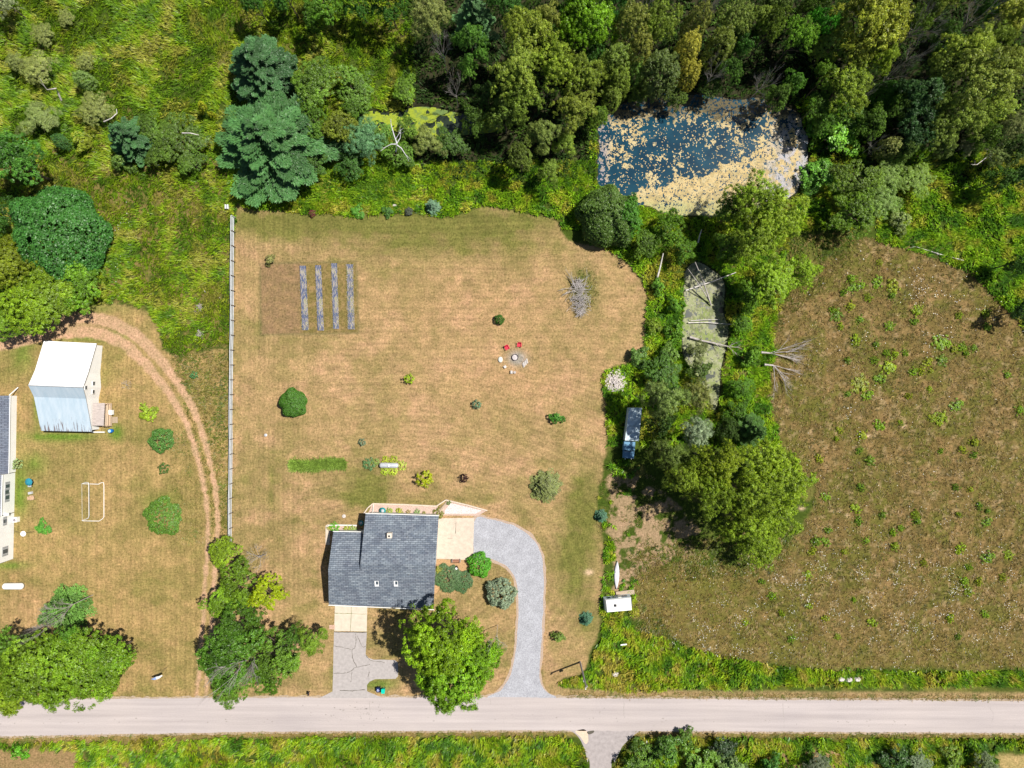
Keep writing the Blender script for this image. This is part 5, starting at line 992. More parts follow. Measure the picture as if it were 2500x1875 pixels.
(2250,32,40,11,'oak',(.09,.15,.03),'green tree on the top edge between the large yellow-olive crown and the bare pair',WD),(2300,95,36,10,'oak',(.06,.12,.03),'dark green tree in the gap between the two large bare trees',WD),(2420,100,42,12,'poplar',(.13,.18,.04),'poplar between the eastern bare tree and the right edge',WD),(2190,260,36,9,'oak',(.07,.13,.03),'dark tree east of the smooth dark green small one',WD),(2128,300,38,8,'oak',(.08,.15,.03),'green tree in the shade east of the pond bush mass',WD),(2400,335,36,9,'oak',(.09,.16,.03),'green tree left of the long white dead limb top',WD),(2288,262,36,10,'poplar',(.11,.16,.04),'poplar between the very dark tree and the eastern crowns',WD),(1775,178,34,9,'oak',(.06,.13,.03),'shaded green tree leaning over the pond north shore',WD),(1650,236,28,6,'oak',(.08,.13,.03),'low tree overhanging the pond north shore below the yellow trees',WD),(1560,225,28,6,'oak',(.09,.15,.03),'low green tree overhanging the pond north shore, western part',WD),(1900,238,34,8,'oak',(.07,.13,.03),'tree whose shade falls on the pond northeast corner',WD),(1735,215,26,6,'oak',(.06,.11,.03),'low dark tree at the middle of the pond north shore',WD),(1460,285,30,7,'oak',(.10,.17,.03),'green tree overhanging the pond west end',WD),(1190,235,36,8,'oak',(.05,.10,.03),'dark tree in the shade east of the duckweed pool',WD),(2010,300,34,7,'oak',(.08,.17,.03),'tree overhanging the pond east end',WD),(2440,440,36,8,'oak',(.06,.13,.03),'green tree at the lower right corner of the wood',WD),
(925,320,34,5,'oak',(.09,.18,.04),'green tree between the duckweed pool and the bleached branches',WD),(1000,310,30,5,'oak',(.10,.18,.03),'bushy tree covering the south side of the duckweed pool',WD),(1160,290,36,7,'oak',(.07,.13,.03),'olive tree at the east end of the duckweed pool',WD),(770,300,44,7,'oak',(.08,.16,.03),'green tree between the largest pine and the rounded tree north of the pool',WD),(760,400,40,6,'oak',(.06,.13,.03),'dark green tree at the southeast foot of the largest pine',WD),(372,318,40,6,'oak',(.08,.145,.03),'olive tree directly east of the smaller pine',WD),(470,400,34,5,'oak',(.08,.15,.03),'low green tree southwest of the largest pine',WD),(870,258,30,5,'oak',(.08,.16,.03),'low tree on the north rim of the duckweed pool',WD),
(1815,790,30,5,'oak',(.09,.19,.02),'green bush on the creek east bank level with the forked log',WD),(1828,868,30,4.5,'bush',(.11,.22,.02),'bright bush on the creek east bank behind the fallen bare trees',None),(1812,945,32,5,'oak',(.08,.18,.02),'green bush on the creek east bank north of the spiky conifer',WD),(1800,1005,32,6,'oak',(.06,.13,.02),'dark green bush at the southern end of the creek east bank',WD),
(1648,745,24,4,'bush',(.09,.2,.02),'bush leaning over the west side of the creek near the dead poles',None),(1642,805,26,4,'bush',(.10,.21,.02),'bush on the creek west bank beside the forked log',None),(1600,800,22,3,'bush',(.14,.2,.02),'yellow-green bush at the lawn east edge',None),(1572,592,38,6,'oak',(.075,.14,.02),'olive tree just southeast of the large rounded bush',WD),(1640,560,44,7,'oak',(.085,.17,.02),'green tree between the pond south shore and the birch trunk',WD),(1668,612,32,6,'oak',(.07,.15,.02),'green tree at the north tip of the creek',WD),(1560,870,30,3,'bush',(.08,.15,.03),'green bush on the lawn edge north of the rubble pile',None),(1610,700,22,3,'bush',(.09,.2,.02),'small bush at the lawn edge by the creek north part',None),
(714,984,33,3.6,'dense',(.055,.145,.02),'round dense green tree west of the middle of the lawn',None),(354,1006,24,2.0,'bush',(.19,.26,.018),'yellow-green shrub between the barn and the dirt track',None),(392,1075,29,2.4,'ball',(.065,.15,.03),'dark green squarish shrub beside the dirt track',None),(399,1144,13,1.6,'sapling',(.06,.11,.02),'tiny leaning sapling south of the squarish shrub',None),(396,1262,44,3.0,'ball',(.075,.15,.02),'large round green shrub west of the dirt track',None),(104,1287,22,.8,'bush',(.08,.22,.03),'low soft bright green bush at the end of the cable',None),(42,1133,12,1.6,'sapling',(.22,.28,.12),'pale variegated bush against the farmhouse wall',None),(473,916,9,1.0,'sapling',(.06,.17,.06),'tiny green plant right of the dirt track',None),
(663,637,16,1.8,'bush',(.17,.17,.06),'small mottled olive-brown bush at the garden plot corner',None),(1219,780,12,1.9,'ball',(.05,.13,.02),'small round dark shrub north of the red chairs',None),(998,925,12,2.2,'sapling',(.24,.34,.02),'little lime-green tree alone in the middle of the lawn',None),(1359,1016,20,2.0,'bush',(.06,.18,.02),'small bright green shrub with a shadow at the east of the lawn',None),(1164,988,11,1.8,'sapling',(.10,.17,.11),'thin grey-green sapling right of the lime-green tree',None),(884,1080,9,1.2,'sapling',(.13,.18,.12),'tiny grey sapling north of the propane tank',None),(1037,1169,20,3.2,'sapling',(.30,.36,.015),'bright yellow-lime tree east of the silver propane tank',None),(1133,1167,10,2.2,'sapling',(.035,.012,.018),'tiny dark purple tree north of the gravel drive',None),(1333,1190,42,3.6,'spruce',(.13,.15,.045),'olive spiky evergreen on the lawn north of the drive curve',None),(1468,1262,17,2.6,'spruce',(.05,.13,.08),'small blue-green evergreen at the lawn east border',None),(1432,1514,18,2.4,'spruce',SP,'small dark blue-green spruce southwest of the camper',None),(1363,1558,18,1.8,'bush',(.12,.18,.03),'lopsided green shrub between the drive and the pole',None),
(1055,503,21,3.4,'spruce',(.11,.20,.13),'pale blue spruce at the north edge of the lawn',None),(998,516,10,1.2,'ball',(.09,.10,.09),'small round grey shrub at the north edge of the lawn',None),(762,521,9,1.0,'ball',(.13,.035,.035),'tiny dark red shrub at the north edge of the lawn',None),(817,510,11,1.0,'sapling',(.30,.27,.03),'tiny yellow shrub at the north edge of the lawn',None),(873,515,20,1.4,'bush',(.07,.19,.02),'bright green bush jutting into the north of the lawn',None),(947,517,16,1.5,'bush',(.06,.14,.03),'dark green bush with a leaning shadow, north edge of the lawn',None),
(1170,1380,29,2.4,'ball',(.065,.22,.012),'perfect ball-shaped bright green shrub at the patio corner',None),(1223,1450,36,3.6,'ball',(.19,.24,.17),'silvery grey-green rounded shrub inside the drive curve',None),(1094,1412,34,.7,'ball',(.07,.12,.05),'flat spreading green shrub below the bench',None),(1128,1420,26,.6,'ball',(.06,.115,.045),'flat lower end of the spreading green shrub',None),(1073,1392,13,.8,'bush',(.18,.18,.03),'mottled yellow-green low plant at the house corner',None),(1071,1424,6,.6,'sapling',(.05,.15,.05),'tiny green plant by the east wall of the house',None),
# front trees
(1082,1560,92,17,'maple',MB_,'big bright green maple in front of the house, its main crown',None),(1108,1642,88,15,'maple',(.13,.25,.018),'bright maple crown reaching over the road, joined to the main one',None),(1165,1600,60,12,'maple',(.13,.25,.02),'eastern crown of the bright maple group by the gravel drive',None),
(550,1350,42,7,'oak',(.14,.21,.02),'yellow-green tree at the south end of the fence',WD),(590,1425,56,8,'oak',(.11,.19,.02),'green tree just south of the fence end',WD),(545,1460,44,7,'oak',(.12,.21,.02),'tree overhanging the dirt track edge',WD),(648,1445,46,8,'oak',(.26,.33,.012),'brightest yellow-green tree in the clump west of the house',WD),(580,1520,56,10,'oak',(.06,.13,.02),'dark tree in the middle of the clump west of the house',WD),(570,1605,88,12,'oak',(.065,.15,.022),'large dark tree at the southwest of the clump',WD),(668,1585,76,11,'oak',(.08,.15,.025),'dark green tree at the centre front of the clump',WD),(765,1560,42,8,'willow',(.13,.21,.02),'yellow-green tree nearest the west side of the driveway',WD),(715,1580,44,9,'oak',(.06,.13,.025),'dark tree left of the one nearest the driveway',WD),(560,1680,44,9,'oak',(.11,.21,.03),'tree hanging over the road edge with bare twigs',WD),(640,1660,40,8,'oak',(.08,.17,.02),'low green tree between the clump and the road',WD),
(142,1495,60,9,'spruce',(.085,.17,.035),'dark green conical tree with grey bare twigs, southwest yard',WD),(188,1628,100,12,'maple',(.115,.20,.018),'largest bright leafy tree at the southwest corner',WD),(95,1635,90,12,'maple',(.12,.20,.018),'leafy tree joined to the west side of the largest southwest one',WD),(265,1603,54,10,'maple',(.11,.21,.02),'eastern crown of the southwest corner trees',WD),(15,1600,60,10,'oak',(.07,.14,.02),'darker tree on the left edge of the southwest corner',WD),(20,1690,50,9,'maple',(.16,.23,.02),'yellow-green tree on the left edge overhanging the road',WD),(168,1560,50,10,'oak',(.06,.14,.02),'dark tree behind the twiggy conical one in the southwest',WD),
# south of the road
(1560,1862,42,5,'bush',(.08,.15,.02),'green shrub south of the road at the side road corner',WD),(1631,1832,44,5,'bush',(.07,.15,.02),'shrub east of the side road corner shrub',WD),(1674,1795,24,3,'bush',(.08,.15,.02),'shrub closest to the road on the south side',None),(1755,1830,38,4,'bush',(.04,.07,.03),'very dark shrub south of the road',WD),(1703,1860,50,4.5,'bush',(.09,.17,.02),'broad green shrub on the bottom edge',WD),(1790,1862,44,4,'bush',(.11,.17,.05),'greyish shrub on the bottom edge right of centre',WD),(1996,1868,34,4,'willow',(.11,.13,.08),'grey shrub on the bottom edge in the brown strip',WD),(2180,1850,42,4,'bush',(.04,.09,.02),'dark green shrub on the bottom edge, east part',WD),(2242,1864,36,3.5,'willow',(.13,.17,.10),'silvery shrub on the bottom edge, east part',WD),(2408,1866,36,4,'willow',(.10,.13,.06),'greyish shrub on the bottom edge near the tan patch',WD),(1885,1868,30,4,'bush',(.05,.14,.02),'small green shrub on the bottom edge in the middle',WD),(2330,1856,30,3,'bush',(.12,.19,.02),'yellow-green shrub on the bottom edge, east part',None),
(40,1838,14,1.4,'weed',(.09,.25,.03),'bright green weed clump in the bottom left corner',None),(60,1845,12,1.2,'weed',(.09,.25,.03),'second bright weed clump at the bottom left, by the first',None),
]
for t_ in TREES:
    if t_[4]: plant(*t_)
# hosta-like plants and other small bed plants
for i, (px, py, r, tint, lb) in enumerate(((941,1123,10,(.26,.30,.02),'lime plant at the north side of the silver tank, western one'),(961,1123,10,(.24,.28,.02),'lime plant at the north side of the silver tank, eastern one'),(980,1136,12,(.30,.36,.06),'pale lime plant at the east end of the silver tank'),(940,1150,10,(.26,.33,.03),'lime plant at the south side of the silver tank, western one'),(960,1150,11,(.28,.34,.03),'lime plant at the south side of the silver tank, eastern one'),(900,1133,15,(.07,.13,.05),'dark green plant at the west of the silver tank bed'),(917,1128,10,(.16,.22,.05),'mixed green plant between the dark one and the silver tank'),
  (951,1247.5,8,(.24,.30,.06),'lime plant next to the teal pot'),(974,1249,9,(.26,.28,.02),'yellow-green plant in the north bed, second from the pot'),(997,1251,6,(.30,.24,.08),'small tan plant in the middle of the north bed'),(1018,1250,7,(.18,.28,.10),'green striped plant in the eastern half of the north bed'),(1035,1252,4,(.26,.26,.06),'smallest plant at the east of the north bed'),(1070,1254,13,(.12,.12,.02),'dark olive plant at the northeast corner of the house'),(816,1287,12,(.09,.24,.02),'bright green plant in the bed by the west wing'),(847,1289,8,(.22,.26,.02),'yellow-green plant in the bed by the west wing'),(862,1291,9,(.17,.26,.05),'green plant in the west wing bed beside the shaded wall'),(1095,1227,6,(.08,.14,.03),'small green plant at the top of the white gravel bed'),(803,1289,5,(.3,.3,.04),'tiny yellow plant at the end of the west wing bed'))):
    plant(px, py, r, .6, 'sapling', tint, lb, 'small bed plants', name='bed_plant')
# long ornamental grass hedge
def grassmesh(name, pts, rng, L0, w0, cols, lean=.5):
    N = len(pts); a = rng.uniform(0, 6.28, N); L = L0*rng.uniform(.6, 1.3, N); k = lean*rng.uniform(.3, 1.3, N); w_ = w0*rng.uniform(.6, 1.3, N); b = a+np.pi/2+rng.normal(0, .3, N)
    V = np.empty((N, 3, 3)); V[:, 0] = pts-np.stack([np.cos(b)*w_/2, np.sin(b)*w_/2, 0*a], 1); V[:, 1] = pts+np.stack([np.cos(b)*w_/2, np.sin(b)*w_/2, 0*a], 1)
    V[:, 2] = pts+np.stack([np.cos(a)*L*k, np.sin(a)*L*k, L*np.sqrt(np.clip(1-k*k, .15, 1))], 1); return npmesh(name, V.reshape(-1, 3), np.arange(N*3).reshape(N, 3), cols)
rg = np.random.default_rng(3); c = W(778, 1135); T = thing('ornamental_grass', 'long low hedge of green ornamental grass on the lawn', 'hedge', c)
N = 9000; t = rg.random(N); cl = np.sin(t*19)*.12; px = 712+t*132; py = 1134+np.sin(t*6)*2.5+rg.normal(0, 1, N)*5.0*(1+cl); X = (px-1250)*PX-c[0]; Y = -(py-937.5)*PX-c[1]
g = rg.uniform(1.2, 3.0, N)*(.6+.9*vnoise(t*26, py*.4, 5)); obj('foliage', grassmesh('foliage', np.stack([X, Y, rg.uniform(.05, .35, N)], 1), rg, 1.05, .10, np.stack([.12*g, .18*g, .03*g], 1), .8), M['grass'], T)
# meadow weed clumps
CL = 'green weed clumps in the dry meadow'
for px, py, r in ((2148,640,8),(2080,680,11),(2142,688,16),(2105,695,10),(2085,702,12),(2060,714,10),(2180,700,17),(2178,722,10),(2120,727,9),(2077,748,14),(2033,757,9),(2042,770,13),(2100,780,10),(2053,797,9),(2172,796,13),(2240,758,14),(2232,785,9),(2342,770,9),(2408,765,9),(2410,798,10),(2090,830,11),(2140,840,11),(2298,836,18),(2330,852,9),(2165,862,8),(2185,865,12),(2210,862,9),(2350,848,9),(2378,850,11),(2360,863,8),(2070,880,8),(2135,880,9),(2170,897,18),(2265,885,12),(2300,880,12),(2230,908,12),(2250,905,9),(2272,905,9),(2100,940,20),(2148,925,12),(2460,914,11),(2118,965,12),(2070,962,9),(2218,967,8),(2335,990,15),(2295,1021,17),(2275,1020,9),(2270,950,8),(2490,1002,11),(2200,1033,8),(2146,1038,12),(2050,1050,9),(2105,1063,13),(2042,1072,8),(2098,1100,9),(2125,1125,13),(2297,1102,8),(2380,1080,13),(2352,1098,9),(2378,1112,9),(1985,1172,12),(2103,1190,9),(2335,1190,8),(2370,1195,9),(2015,1213,10),(2090,1242,11),(2155,1257,9),(2096,1271,9),(2235,1257,11),(2240,1272,12),(2392,1236,10),(2412,1247,8),(2410,1275,11),(2342,1257,7),(2022,1295,10),(1993,1322,12),(2017,1323,10),(1983,1347,10),(2062,1347,10),(2180,1300,10),(2200,1290,9),(2185,1335,10),(2345,1340,14),(2412,1362,14),(2463,1355,11),(2256,1375,8),(2115,1320,10),(2365,1385,8),(1973,1403,11),(2355,1420,12),(2390,1420,9),(2365,1445,12),(2450,1410,9),(2015,1510,8),(2130,1520,12),(2045,1555,8),(2320,1510,11),(2085,1465,8),(1885,1455,9),(1908,1498,8),(1975,1480,8),(1860,1420,8),(1820,1520,8),(1932,1560,9),(2340,1555,8),(2405,1500,9),(2000,1120,9)):
    plant(px, py, r*rt.uniform(.9, 1.2), rt.uniform(.55, .95), 'weed', rt.choice([(.12,.20,.012), (.16,.22,.015), (.10,.17,.02), (.18,.21,.02)]), 'green leafy weed clump standing alone in the dry brown meadow', CL)

# ------------------------------------------------------------------ dead trees, logs, brush
DT = 'dead trees'
for a_ in ((1080,121,30,9,0,'bare grey crown in the shade at the west corner of the wood',1.2),(1109,217,30,8,1,'bare grey crown in the shade north of the duckweed pool',2.0),(1573,14,24,13,0,'bare treetop on the top edge above the brownish narrow trees',.4),(1728,18,30,13,1,'bare pale treetop on the top edge above the pond',3.0),(1743,176,30,8,0,'bare branches over the shaded north shore of the pond',4.0),(1862,203,34,8,1,'bare fan of branches over the northeast corner of the pond',1.0),
  (2245,67,52,9,0,'large bare tree, western one of the pair at the top right',.3),(2375,58,54,9,1,'large bare tree, eastern one of the pair at the top right',3.6),(2222,139,40,8,1,'bare tree just south of the western bare tree',2.6),(2172,184,38,7,0,'bare twiggy tree southwest of the other bare ones',5.0),(2133,356,28,6,0,'grey bare shrub in the gap east of the pond',2.2),(2110,225,24,7,2,'thin bare tree by the smooth dark green small tree',.5),
  (632,1365,40,5,0,'grey bare bush at the south end of the fence clump',1.6),(590,1632,62,13,1,'bleached bare limbs rising from the dark southwest clump tree',4.2),(148,1492,34,8.9,0,'grey bare twigs on top of the dark conical tree',2.6),(1710,498,34,7,2,'pale bare tree standing at the south shore of the pond',1.0),(308,941,17,.9,0,'small dead grey branch heap on the lawn near the barn',.6),(1212,1566,26,8,2,'bare grey twigs at the east edge of the bright maple',0),(105,1535,20,9,0,'bare twigs at the west side of the dark conical tree',1.1),(2335,115,0,0,0,'',0)):
    if a_[2]: dead(*a_, group=DT)
def limb(name, label, cat, pts, r, mat, tw=0, seed=0, group=None):
    b = MB(); rnd = random.Random(seed); P = [W(*q) for q in pts]; b.tube(P, [r*(1-.6*i/(len(P)-1)) for i in range(len(P))], 6)
    for k in range(tw):
        i = rnd.randrange(len(P)//2, len(P)); s = P[i]; d = Vector(P[-1])-Vector(P[0]); d.normalize()
        twigs(b, rnd, s, d+Vector((rnd.uniform(-.8, .8), rnd.uniform(-.8, .8), .2)), rnd.uniform(1.2, 2.4), r*.35, 1, .6, 3)
    return tag(b.build(name, mat), label, cat, group)
LG = 'fallen logs along the creek'
limb('log', 'striped leaning birch trunk on the creek west bank', 'log', [(1602,688,.4),(1612,650,2),(1619,619,3.5)], .24, M['palewood'], 0, 1, LG)
limb('log', 'white dead trunk piece south of the pond', 'log', [(1704,592,.5),(1708,575,1.5),(1713,560,2.2)], .17, M['palewood'], 0, 2, LG)
limb('log', 'long pale log slanting over the north end of the creek', 'log', [(1674,709,.2),(1740,687,.6),(1797,665,1)], .16, M['palewood'], 0, 3, LG)
limb('log', 'upper of two thin parallel white logs across the creek', 'log', [(1686,783,.1),(1720,781,.2),(1757,780,.2)], .09, M['palewood'], 0, 4, LG)
limb('log', 'lower of two parallel white logs across the creek', 'log', [(1680,788,.1),(1720,787,.3),(1785,792,.3)], .13, M['palewood'], 2, 5, LG)
limb('log', 'thick brown log with forked branches across the creek', 'log', [(1684,823,.3),(1715,832,.4),(1745,838,.5),(1778,846,.6)], .24, M['deadwood'], 5, 6, LG)
limb('snag', 'taller standing dead pole in the creek', 'dead tree', [(1736,745,0),(1718,690,3),(1697,640,6)], .16, M['deadwood'], 0, 7, DT)
limb('snag', 'shorter standing dead pole crossing the taller one in the creek', 'dead tree', [(1733,738,0),(1712,702,2.5),(1680,657,5)], .12, M['deadwood'], 0, 8, DT)
limb('fallen_pole', 'thin pale fallen pole along the north border of the meadow', 'log', [(2352,636,.3),(2300,622,.3),(2235,602,.4)], .10, M['palewood'], 2, 9, LG)
limb('dead_limb', 'long white dead limb near the right edge of the wood', 'log', [(2452,348,6),(2425,372,6),(2385,402,6)], .14, M['palewood'], 5, 10, LG)
limb('dead_limb', 'curved pale stick between the two western pines', 'log', [(445,325,5),(465,325,5.5),(486,330,5)], .13, M['palewood'], 0, 11, LG)
limb('dead_limb', 'forked pale stick beside the olive-grey tree in the west field', 'log', [(254,297,4),(272,289,4.5),(286,276,4.5),(284,266,4.5)], .12, M['palewood'], 0, 12, LG)
limb('dead_limb', 'bare leaning trunk in the northwest field', 'log', [(150,245,.3),(142,226,1.5),(137,216,3),(115,219,4)], .2, M['deadwood'], 1, 13, LG)
limb('dead_limb', 'small dead stick lying in the scum of the lower creek', 'log', [(1676,866,.2),(1690,888,.2)], .06, M['palewood'], 0, 14, LG)
b = MB(); rnd = random.Random(5)
for pts, r_ in (([(967,370,5),(969,350,7),(962,330,8),(955,305,9)],.14),([(969,350,7),(977,337,7.5),(978,328,8)],.09),([(968,352,7),(955,352,7),(940,360,6.5)],.10),([(969,354,7),(980,362,6.5),(989,376,6)],.11),([(966,340,7.5),(972,330,8)],.07)):
    P = [W(*q) for q in pts]; b.tube(P, [r_*(1-.5*i/(len(P)-1)) for i in range(len(P))], 6)
    for k in range(2): twigs(b, rnd, P[-1], Vector(P[-1])-Vector(P[-2])+Vector((rnd.uniform(-1, 1), rnd.uniform(-1, 1), 0))*.5, 1.1, .05, 1, .6, 2)
tag(b.build('dead_tree', simple('bleached_bark', (.66,.65,.68), .8, .1, 3)), 'bleached white dead tree standing among blue-green foliage', 'dead tree', DT)
# fallen trees fanning into the meadow
for i, (px, py, lb, tips) in enumerate(((1880,862,'fallen bare tree fanning east into the meadow, northern one',((1950,832),(1965,850),(1955,872),(1945,884))),(1888,892,'fallen bare tree fanning southeast into the meadow, southern one',((1940,903),(1935,925),(1918,948),(1898,952))))):
    b = MB(); rnd = random.Random(50+i); s = W(px, py, .5); b.tube([W(px-22, py-2, .8), s], [.22, .16], 6)
    for tx, ty in tips:
        e = Vector(W(tx, ty, .8))-Vector(s); twigs(b, rnd, s, e, e.length*.85, .09, 2, .34, 4, .3)
    tag(b.build('fallen_tree', M['deadwood']), lb, 'dead tree', DT)
b = MB(); rnd = random.Random(9)
for k in range(260):
    t = rnd.random(); x = 1411+rnd.gauss(0, 12)*math.sin(math.pi*(t*.8+.1))+t*5; y = 685+t*85; z_ = rnd.uniform(.2, 1.4)*(1-abs(t-.5)); a = rnd.gauss(0, 1.0)+(math.pi if rnd.random() < .5 else 0); L = rnd.uniform(.8, 2.2)
    c = W(x, y); b.tube([(c[0]-L/2*math.cos(a), c[1]-L/2*math.sin(a), z_), (c[0]+rnd.uniform(-.15, .15), c[1]+rnd.uniform(-.15, .15), z_+.15), (c[0]+L/2*math.cos(a), c[1]+L/2*math.sin(a), z_+rnd.uniform(-.2, .4))], [.035, .03, .015], 5)
for dx, dy, ex, ey in ((1405,700,1380,667),(1402,700,1384,660),(1410,695,1437,672),(1400,705,1362,700),(1400,712,1365,716),(1405,705,1395,668),(1425,700,1434,664)):
    s = W(dx, dy, .8); e = Vector(W(ex, ey, .9))-Vector(s); twigs(b, rnd, s, e, e.length*.8, .07, 1, .3, 3, .3)
tag(b.build('brush_pile', simple('grey_sticks', (.40,.37,.36), .85, .3, 2)), 'heap of tangled bare grey branches on the east lawn', 'brush pile')
for px, py, lb in ((489,752,'small grey heap of twigs in the weeds west of the fence'),(490,814,'small pinkish grey heap of twigs, the lower one west of the fence')):
    b = MB()
    for k in range(40):
        c = W(px+rnd.gauss(0, 4), py+rnd.gauss(0, 4)); a = rnd.uniform(0, 3.14); L = rnd.uniform(.4, 1.1); b.tube([(c[0]-L/2*math.cos(a), c[1]-L/2*math.sin(a), rnd.uniform(.1, .5)), (c[0]+L/2*math.cos(a), c[1]+L/2*math.sin(a), rnd.uniform(.1, .7))], .03, 4)
    tag(b.build('twig_heap', M['deadwood']), lb, 'brush pile')
# rubble pile: every block is an object
RB = []
for k in range(4):
    b = MB().box((0, 0, 0), (.42+.12*k, .3, .22), 0, .9-.05*k); me = bpy.data.meshes.new('rubble_block'); me.from_pydata(b.v, [], b.f); me.materials.append(M['stone']); RB.append(me)
for k in range(150):
    a = rnd.uniform(0, 6.28); q = rnd.random()**.6; x = 1500+math.cos(a)*q*26+4*q; y = 932+math.sin(a)*q*30; h_ = max(0, 1-q)*1.0; c = W(x, y)
    o = bpy.data.objects.new('rubble_block', RB[k % 4]); link(o); o.location = (c[0], c[1], .12+h_*rnd.uniform(.5, 1)); o.rotation_euler = (rnd.uniform(-.5, .5), rnd.uniform(-.5, .5), rnd.uniform(0, 3)); s_ = rnd.uniform(.6, 1.35); o.scale = (s_, s_, s_)
    tag(o, 'broken pale concrete block in the rubble pile at the east edge of the lawn', 'rubble', 'blocks of the rubble pile')

# ------------------------------------------------------------------ grasses and weeds
NOGO = [c_ for c_ in ()]
def scatter(name, label, region, step, nb, L0, w0, lean, colfn, seed, maskfn=None, jl=.8, clump=.14, boost=1.65, gap=(7, .36)):
    rg = np.random.default_rng(seed); xs = np.arange(-106, 106, step); ys = np.arange(-80, 80, step); X, Y = np.meshgrid(xs, ys); X = X.ravel()+rg.uniform(-.5, .5, X.size)*step; Y = Y.ravel()+rg.uniform(-.5, .5, Y.size)*step
    px, py = X/PX+1250, 937.5-Y/PX; k = region(px, py)
    k &= rg.random(len(X)) < k*1.0; k &= (fbm(px, py, gap[0], seed+71, 2) > gap[1]); X, Y, px, py = X[k], Y[k], px[k], py[k]; N = len(X)
    dirn = fbm(px, py, 60, seed+5)*6.28*1.5; i = np.repeat(np.arange(N), nb); n = len(i)
    hh = .35+.7*fbm(px, py, 30, seed+9)+.5*fbm(px, py, 7, seed+10, 2); a = dirn[i]+rg.normal(0, jl, n); L = L0*hh[i]*rg.uniform(.6, 1.3, n); kk = np.clip(lean*rg.uniform(.5, 1.25, n), 0, .97)
    P = np.stack([X[i]+rg.normal(0, clump, n), Y[i]+rg.normal(0, clump, n), rg.uniform(0, .35, n)*L], 1); ww = w0*rg.uniform(.6, 1.4, n); b = a+np.pi/2
    V = np.empty((n, 3, 3)); off = np.stack([np.cos(b)*ww/2, np.sin(b)*ww/2, 0*a], 1); V[:, 0] = P-off; V[:, 1] = P+off; V[:, 2] = P+np.stack([np.cos(a)*L*kk, np.sin(a)*L*kk, L*np.sqrt(1-kk*kk)], 1)
    c = colfn(px, py, rg)[i]*(boost*rg.uniform(.45, 1.5, n)[:, None])*np.array([1.05, 1.0, .8])
    return tag(obj(name, npmesh(name, V.reshape(-1, 3), np.arange(n*3).reshape(n, 3), c), M['grass']), label, None, None, 'stuff')
def pal(px, py, stops, scale, seed, rg):
    v = np.clip((fbm(px, py, scale, seed, 3)-.28)/.44+rg.normal(0, .12, len(px)), 0, .999)*(len(stops)-1); i = v.astype(int); f = (v-i)[:, None]; S_ = np.array(stops); return S_[i]*(1-f)+S_[np.minimum(i+1, len(stops)-1)]*f
et_, eb_ = road_edges(np.arange(-300, 2900.0))
def rd(px, py, m_=3):
    a, b = road_edges(px); return (py < a-m_) | (py > b+m_)
def outside(px, py, *polys):
    k = np.ones(len(px), bool)
    for p_, m_ in polys: k &= sdf(p_, px, py) < -m_
    return k
nz = lambda px, py, s=12, sc=9: (fbm(px, py, s, 55)-.5)*sc*2
def reg_field(px, py):
    j = nz(px, py); k = ((px+j < 1010) & (py+j < 520)) | ((px < 566+j*.3) & (py < 900))
    tm, tc = track_mask(px, py); k &= tm < .3
    return k & outside(px+j, py+j, (LAWN, 1), (YARD, 5), (MARSH, 0)) & (fbm(px, py, 20, 66) > .22)
scatter('tall_grass', 'tall yellow-green grass of the northwest field', reg_field, .42, 8, .85, .15, .72, lambda x, y, r: pal(x, y, [(.06,.13,.010),(.095,.185,.009),(.135,.225,.010),(.155,.22,.012),(.20,.215,.04)], 32, 201, r)*np.where(y > 430, 1.0, 1.0)[:, None], 1)
def reg_bank(px, py):
    j = nz(px, py); k = (px > 560) & (px < 1470) & (py+j > 395) & (py < 560)
    k |= (px > 1440) & (px+j < 1920) & (py > 480) & (py < 1090); k |= (px > 1930) & (px < 2110) & (py > 240) & (py < 560); k |= (px+j > 1440) & (px < 1466) & (py > 280) & (py < 500)
    k |= (px > 2140) & (py > 370) & (py < 900) & (sdf(MEADOW, px, py) < 8)
    k |= (px > 1455) & (px < 1560) & (py > 1120) & (py < 1500) & (fbm(px, py, 18, 88) > .5)
    return k & outside(px+j*.6, py+j*.6, (LAWN, 0), (MEADOW, -6), (POND, 1), (CREEK, 1)) & ~((sdf(SAND, px, py) > 2) & (fbm(px, py, 22, 31) > .42))& ((sdf([(1520,1120),(1570,1120),(1570,985),(1525,985)], px, py) < 2))
scatter('weeds', 'lush bright green weeds along the lawn edge, pond and creek', reg_bank, .40, 9, .8, .20, .78, lambda x, y, r: pal(x, y, [(.04,.11,.010),(.085,.195,.009),(.14,.26,.010),(.165,.25,.013),(.21,.22,.03)], 30, 211, r), 2)
def reg_lush(px, py):
    j = nz(px, py); a, b = road_edges(px)
    return ((sdf(LUSH, px+j*.5, py+j*.5) > 0) | ((py > b+14+j*.6) & ~inside([(1380,1790),(1425,1830),(1436,1900),(1496,1900),(1510,1845),(1560,1790)], px, py) & ~((py > 1828+j) & ((px < 190) | (px > 2430))) & (fbm(px, py, 24, 91) > .3))) & outside(px, py, ([(1470,1500),(1545,1494),(1545,1450),(1470,1450)], 0))
scatter('roadside_weeds', 'tall bright green weeds along both sides of the road', reg_lush, .40, 9, .85, .20, .75, lambda x, y, r: pal(x, y, [(.04,.11,.010),(.095,.195,.009),(.15,.25,.010),(.18,.235,.013),(.22,.20,.04)], 28, 221, r), 3)
def reg_mead(px, py): return (sdf(MEADOW, px+nz(px, py), py) > -2)
scatter('dry_grass', 'dry brown grass of the east meadow', reg_mead, .5, 6, .5, .09, .85, lambda x, y, r: pal(x, y, [(.11,.115,.025),(.17,.13,.045),(.22,.155,.065),(.29,.22,.10),(.17,.18,.035)], 34, 231, r), 4, jl=1.4, boost=1.15, gap=(6, .42))
